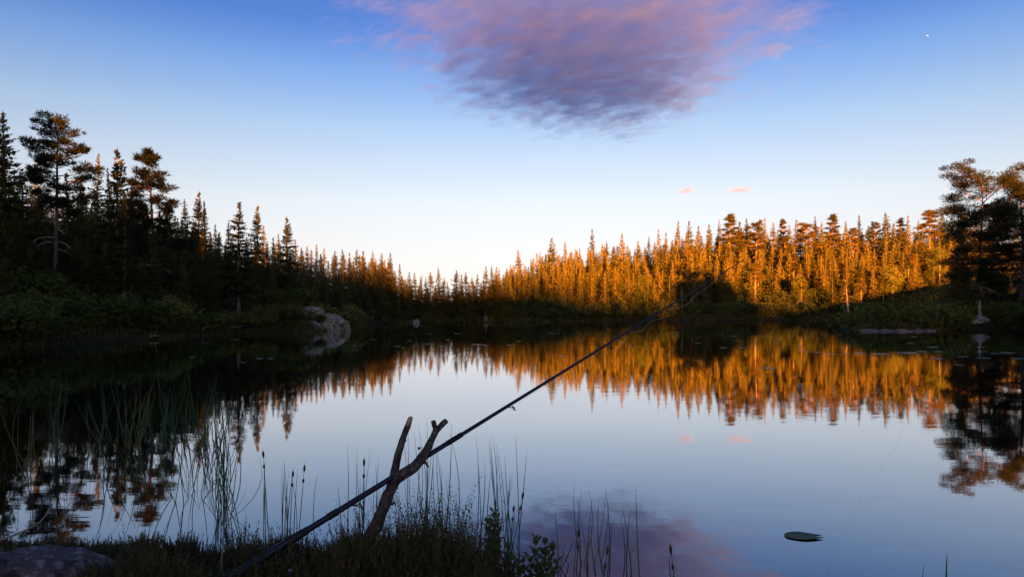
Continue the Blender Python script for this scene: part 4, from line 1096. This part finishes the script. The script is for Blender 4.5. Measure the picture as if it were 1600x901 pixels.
def leafy(label, group, px, D, z0, stems, seed, leafL=.040):
    """bog bilberry: woody stems with oval leaves"""
    rr = random.Random(seed); b0 = Vector(((px - 800) / F * D, D, z0))
    root = empty('bilberry_plant', b0, label, 'bilberry', group); st = MB(); lf = MB()
    for tx, ty in stems:
        tip = at(tx, ty, D + rr.uniform(-.06, .06)) - b0; s0 = Vector((tip.x * .35 + rr.uniform(-.015, .015), rr.uniform(-.02, .02), -.05))
        pts = [s0.lerp(tip, q) + Vector((rr.uniform(-.006, .006), rr.uniform(-.006, .006), 0)) for q in (0, .3, .6, .85, 1)]
        st.tube(pts, [.0035, .003, .0025, .0018, .001], 5)
        nl = max(7, int(tip.length / .010))
        for k_ in range(nl):
            q = .12 + .88 * k_ / nl; p = s0.lerp(tip, q); az = k_ * 2.4 + rr.uniform(-.4, .4); el = rr.uniform(.1, .95)
            d = Vector((math.cos(az) * math.cos(el), math.sin(az) * math.cos(el), math.sin(el))); L = leafL * rr.uniform(.75, 1.25)
            s_ = d.cross(Vector((0, 0, 1))).normalized(); n_ = s_.cross(d)
            V = [p]; 
            for u, w_ in ((.25, .24), (.55, .31), (.82, .2)):
                V += [p + d * L * u - s_ * L * w_ + n_ * .06 * L, p + d * L * u - n_ * .05 * L, p + d * L * u + s_ * L * w_ + n_ * .06 * L]
            V.append(p + d * L)
            lf.add([tuple(v) for v in V], [(0, 2, 1), (0, 3, 2), (7, 8, 10), (8, 9, 10)][:2] if False else [(0, 2, 1), (0, 3, 2), (7, 8, 10), (8, 9, 10)])
            lf.add([tuple(v) for v in V], [(1, 2, 5, 4), (2, 3, 6, 5), (4, 5, 8, 7), (5, 6, 9, 8)])
    st.build('stems', M['seed'], root, True); lf.build('leaves', M['bilberry'], root, True)
G_B = 'bilberry plants at the water edge'
leafy('tallest upright bilberry sprig with green oval leaves right of the heather', None, 768, 3.45, .06, [(771, 797), (764, 812), (778, 806), (772, 830), (762, 845)], 1)
leafy('small bilberry sprig between the two taller leafy plants', None, 795, 3.4, .03, [(793, 853), (803, 868), (788, 872)], 2)
leafy('broad leafy bilberry with several green tops nearest the water on the right', None, 838, 3.3, .02, [(838, 836), (852, 845), (866, 846), (828, 866), (845, 862), (872, 872), (815, 866), (806, 872)], 3)

# ------------------------------------------------------------------ fishing rod on a forked stick
ROD0, ROD1 = at(345, 911, 2.95), at(1162, 406, 4.05)
rod_at = lambda q: ROD0.lerp(ROD1, q)
def q_of(px):                                       # where on the rod a photo column falls
    a, b_ = ROD0, ROD1; k_ = (px - 800) / F
    return (k_ * a.y - a.x) / ((b_.x - a.x) - k_ * (b_.y - a.y))
root = empty('fishing_rod', ROD0, 'long dark fishing rod resting in the forked stick and pointing over the lake', 'fishing rod')
def part_tube(name, q0, q1, r0, r1, mat, n=8, prof=None):
    mb = MB(); pts = []; rad = []
    for i in range(n + 1):
        w = i / n; pts.append(rod_at(q0 + (q1 - q0) * w) - ROD0); rad.append((r0 + (r1 - r0) * w) * (prof(w) if prof else 1))
    mb.tube(pts, rad, 12); return mb.build(name, M[mat], root, True)
part_tube('blank', q_of(455), q_of(705), .0150, .0118, 'rod', 10)
part_tube('blank', q_of(704), 1.0, .0100, .0029, 'rod', 16)
part_tube('ferrule', q_of(512), q_of(528), .0168, .0160, 'grip', 3)
part_tube('ferrule', q_of(698), q_of(722), .0132, .0128, 'grip', 3)
part_tube('grip', 0.0, q_of(418), .0225, .0210, 'grip', 10, lambda w: 1 + .04 * math.sin(w * 22))
part_tube('reel_seat', q_of(416), q_of(452), .0180, .0175, 'rod', 6, lambda w: 1.12 if w in (0, 1) else 1)
part_tube('foregrip', q_of(450), q_of(482), .0215, .0165, 'grip', 6)
# reel tucked under the seat
qr = q_of(436); pr_ = rod_at(qr) - ROD0; ax = (ROD1 - ROD0).normalized(); dn = (Vector((0, 0, -1)) - ax * ax.dot(Vector((0, 0, -1)))).normalized(); sd_ = ax.cross(dn)
mb = MB(); mb.tube([pr_ + dn * .012, pr_ + dn * .045, pr_ + dn * .075 + ax * .01], [.012, .008, .012], 8)
mb.tube([pr_ + dn * .080 - ax * .035, pr_ + dn * .080 - ax * .02, pr_ + dn * .080 + ax * .02, pr_ + dn * .080 + ax * .03], [.012, .026, .028, .024], 14)
rl = mb.build('reel', M['grip'], root, True)
mb = MB(); mb.tube([pr_ + dn * .080 + ax * a for a in (.031, .036, .045, .066, .075, .08)], [.024, .027, .021, .021, .027, .022], 16); mb.build('spool', M['grip'], rl, True)
for gpx, sz in ((556, .030), (660, .026), (798, .020), (928, .0150), (1048, .0105), (1084, .0070), (1122, .0055)):
    q = q_of(gpx); p = rod_at(q) - ROD0; rb = max(.0022, .0125 - .0105 * (q - q_of(455)) / (1 - q_of(455)))
    mb = MB(); cc = p + dn * (rb + sz * .95) + ax * sz * .25; n_ = 16; pts = []
    e1 = dn; e2 = sd_
    for i in range(n_ + 1): pts.append(cc + (e1 * math.cos(6.2832 * i / n_) + e2 * math.sin(6.2832 * i / n_)) * sz * .62)
    mb.tube(pts, sz * .12, 6, cap=False)
    g_ = mb.build('guide', M['metal'], root, True)
    mb = MB()
    for s_ in (-1, 1): mb.tube([p + dn * rb * .8 - ax * sz * 1.1, cc - dn * sz * .2 + sd_ * s_ * sz * .58], [sz * .10, sz * .08], 5)
    mb.build('foot', M['metal'], g_, True)
p = ROD1 - ROD0; mb = MB(); mb.tube([p + dn * .006 + (dn * math.cos(6.2832 * i / 12) + sd_ * math.sin(6.2832 * i / 12)) * .0065 for i in range(13)], .0016, 5, cap=False); mb.build('tip_guide', M['metal'], root, True)

def spline(P, n=8):
    out = []
    for i in range(len(P) - 1):
        p0, p1, p2, p3 = P[max(i - 1, 0)], P[i], P[i + 1], P[min(i + 2, len(P) - 1)]
        for k_ in range(n):
            t_ = k_ / n
            out.append(.5 * (2 * p1 + (p2 - p0) * t_ + (2 * p0 - 5 * p1 + 4 * p2 - p3) * t_ * t_ + (3 * p1 - p0 - 3 * p2 + p3) * t_ ** 3))
    return out + [P[-1]]
L1 = [(1120, 437), (1100, 452), (1086, 462), (1078, 471), (1066, 479), (1050, 483), (1044, 491), (1036, 497), (1021, 500), (1011, 507), (1003, 516), (990, 519), (980, 527), (968, 541), (954, 549), (938, 553), (928, 560), (915, 569), (898, 573), (884, 584), (868, 594), (846, 607), (822, 622), (798, 641)]
pts = spline([at(px, py, (ROD0.lerp(ROD1, q_of(px))).y + .01) for px, py in L1], 6)
mb = MB(); mb.tube(pts, .0005, 5)
tag(mb.build('fishing_line', M['line'], smooth=True), 'slack pale fishing line curling under the rod between its guides', 'fishing line')
L2 = [(1162, 408), (1180, 424), (1200, 437), (1220, 452), (1238, 466), (1254, 473), (1263, 485), (1274, 493), (1290, 500), (1297, 510), (1310, 522), (1328, 528), (1338, 537), (1352, 551), (1366, 559), (1380, 566), (1398, 580), (1408, 592), (1422, 603), (1442, 608), (1462, 622)]
pts = spline([at(px, py, 4.05 + .37 * i) for i, (px, py) in enumerate(L2)], 6)
mb = MB(); mb.tube(pts, [.0004 + .0002 * i / len(pts) for i in range(len(pts))], 5)
tag(mb.build('fishing_line', M['line'], smooth=True), 'loose pale fishing line blowing from the rod tip down over the lake', 'fishing line')

def knotty(mb, px_pts, rad, D, seed, sides=14):
    P = spline([at(px, py, D + dd) for px, py, dd in px_pts], 7); n = len(P)
    R_ = np.interp(np.linspace(0, 1, n), np.linspace(0, 1, len(rad)), rad)
    V = []; ref = Vector((0, 1, 0))
    for i, p in enumerate(P):
        t_ = (P[min(i + 1, n - 1)] - P[max(i - 1, 0)]).normalized(); a = (ref - t_ * ref.dot(t_)).normalized(); b_ = t_.cross(a)
        for k_ in range(sides):
            an = 6.2832 * k_ / sides; d = a * math.cos(an) + b_ * math.sin(an)
            r = R_[i] * (1 + .16 * mnoise.noise(p * 22 + d * .8 + Vector((seed, 0, 0))) + .30 * max(0, mnoise.noise(p * 9 + d * .9 + Vector((0, seed, 0))) - .12) + .07 * mnoise.noise(p * 70 + d * 3))
            V.append(tuple(p + d * r))
    Fq = [(i * sides + k_, i * sides + (k_ + 1) % sides, (i + 1) * sides + (k_ + 1) % sides, (i + 1) * sides + k_) for i in range(n - 1) for k_ in range(sides)]
    mb.add(V, Fq)
    for e, s_ in ((0, -1), (n - 1, 1)):
        ring = [V[e * sides + k_] for k_ in range(sides)]; c_ = tuple(P[e] + (P[e] - P[e - 1 if e else 1]).normalized() * R_[e] * .35)
        mb.tris([[c_, ring[k_], ring[(k_ + 1) % sides]][::s_] for k_ in range(sides)])
DS = rod_at(q_of(630)).y
sr = at(588, 826, DS); root = empty('forked_stick', sr, 'knotty forked branch stuck in the heather to hold the fishing rod', 'stick')
mb = MB()
knotty(mb, [(572, 848, .0), (586, 824, .0), (599, 793, .0), (609, 768, .0), (618, 750, .0), (628, 742, -.045), (645, 731, -.05), (658, 716, -.045), (667, 702, -.035), (675, 686, -.02), (683, 668, -.01)], [.030, .030, .027, .0255, .026, .0245, .024, .022, .019, .0165, .0145], DS, 3)
knotty(mb, [(681, 674, -.01), (687, 667, .0), (692, 662, .01), (698, 657, .02)], [.013, .0135, .0135, .0125], DS, 5)
knotty(mb, [(682, 672, -.01), (679, 664, .0), (677, 657, .0)], [.012, .0115, .0105], DS, 6)
knotty(mb, [(606, 775, .01), (613, 752, .03), (617, 732, .05), (624, 704, .055), (632, 678, .055), (638, 662, .055)], [.020, .019, .0185, .0165, .0145, .0135], DS, 8)
for i, (px, py, r) in enumerate([(614, 786, .010), (633, 688, .007), (615, 733, .008), (664, 714, .008), (589, 800, .008), (655, 700, .007)]):
    c = at(px, py, DS - .005 + (.05 if i in (1, 2) else -.02)); mb.tube([c + Vector((-.006, .0, 0)), c, c + Vector((.006, -.004, .004))], [r * .9, r, r * .5], 8)
me = mb.mesh('branch', True)
for v in me.vertices: v.co -= sr
me.materials.append(M['stick']); link('branch', me, root)
mb = MB(); knotty(mb, [(637.5, 664, .055), (640, 657, .055), (642.5, 651, .055)], [.0138, .0132, .009], DS, 9)
me = mb.mesh('broken_end', True)
for v in me.vertices: v.co -= sr
me.materials.append(M['cutwood']); link('broken_end', me, root)

rg = np.random.default_rng(55); mb = MB()
q_, t_ = blades(5200, (-4.0, .3, 2.2, 4.2), lambda x, y, sd: (sd > 0) & (sd < 1.8) & (vnoise(x * 2.2 + 9, y * 2.2) > -.12), rg, .06, .17, .0013); mb.quads(q_); mb.tris(t_)
tag(mb.build('dry_grass', M['dry']), 'matted pale dead grass among the heather on the near bank', 'dry grass', kind='stuff')
# small things lying in the heather
def scrap(px, py, D, r, seed, label):
    me = rock_mesh(seed, (r, r, r * .9), rough=.75, sub=3, flat=-2)
    for p_ in me.polygons: p_.use_smooth = False
    me.materials.append(M['foil']); o = link('crumpled_scrap', me); o.location = at(px, py, D); tag(o, label, 'litter')
scrap(453, 892, 2.98, .014, 61, 'crumpled white scrap shining in the heather below the rod')
scrap(520, 899, 2.96, .009, 62, 'smaller whitish scrap in the heather right of the bright one')
def twig(label, pts, r, mat='dead', group=None):
    P = spline([at(*p_) for p_ in pts], 6); n = len(P); mb = MB(); mb.tube(P, [r * (1 - .7 * i / n) for i in range(n)], 5); tag(mb.build('twig', M[mat], smooth=True), label, 'twig', group)
twig('pale curved twig lying in the heath at the far left', [(-5, 845, 3.4), (30, 832, 3.45), (62, 815, 3.5), (80, 790, 3.55)], .006)
twig('thin pale twig standing in the moss left of the rod handle', [(349, 899, 3.1), (346, 875, 3.1), (349, 850, 3.12), (350, 800, 3.3)], .005)
twig('dry looping stalk arching in front of the stick base', [(560, 905, 2.95), (566, 880, 2.98), (580, 858, 3.0), (600, 834, 3.05), (622, 838, 3.1), (634, 862, 3.05), (632, 890, 3.0)], .0022)
twig('dry stalk bent low over the water behind the heather', [(614, 818, 3.9), (640, 803, 3.95), (665, 797, 4.0), (690, 800, 4.0), (700, 816, 3.95)], .0020)
twig('thin bare twig curving up beside the nearest reeds', [(350, 808, 3.9), (362, 800, 3.9), (374, 788, 3.9), (384, 766, 3.92)], .0022)

# ------------------------------------------------------------------ an airliner very far off
c = at(1449, 56, 8500); root = empty('airplane', c, 'tiny bright airplane high in the clear sky at the upper right', 'airplane')
mb = MB(); mb.tube([(-19, 0, 0), (-16, 0, 0), (14, 0, 0), (19, 0, .5)], [.6, 2.2, 2.2, .4], 12); mb.build('fuselage', M['plane'], root, True)
for s_ in (-1, 1):
    mb = MB(); mb.add([(-4, 0, -.5), (5, 0, -.5), (9, 17 * s_, .6), (6.5, 17 * s_, .6), (-4, 0, .3), (5, 0, .1), (9, 17 * s_, .9), (6.5, 17 * s_, .9)], [(0, 1, 2, 3), (4, 5, 6, 7), (0, 1, 5, 4), (1, 2, 6, 5), (2, 3, 7, 6), (3, 0, 4, 7)]); mb.build('wing', M['plane'], root)
mb = MB(); mb.add([(13, -.2, 1), (18.5, -.2, 1), (20, -.2, 7.5), (17.5, -.2, 7.5), (13, .2, 1), (18.5, .2, 1), (20, .2, 7.5), (17.5, .2, 7.5)], [(0, 1, 2, 3), (4, 5, 6, 7), (0, 1, 5, 4), (1, 2, 6, 5), (2, 3, 7, 6), (3, 0, 4, 7)]); mb.build('tail_fin', M['plane'], root); root.scale = (.62, .62, .62)
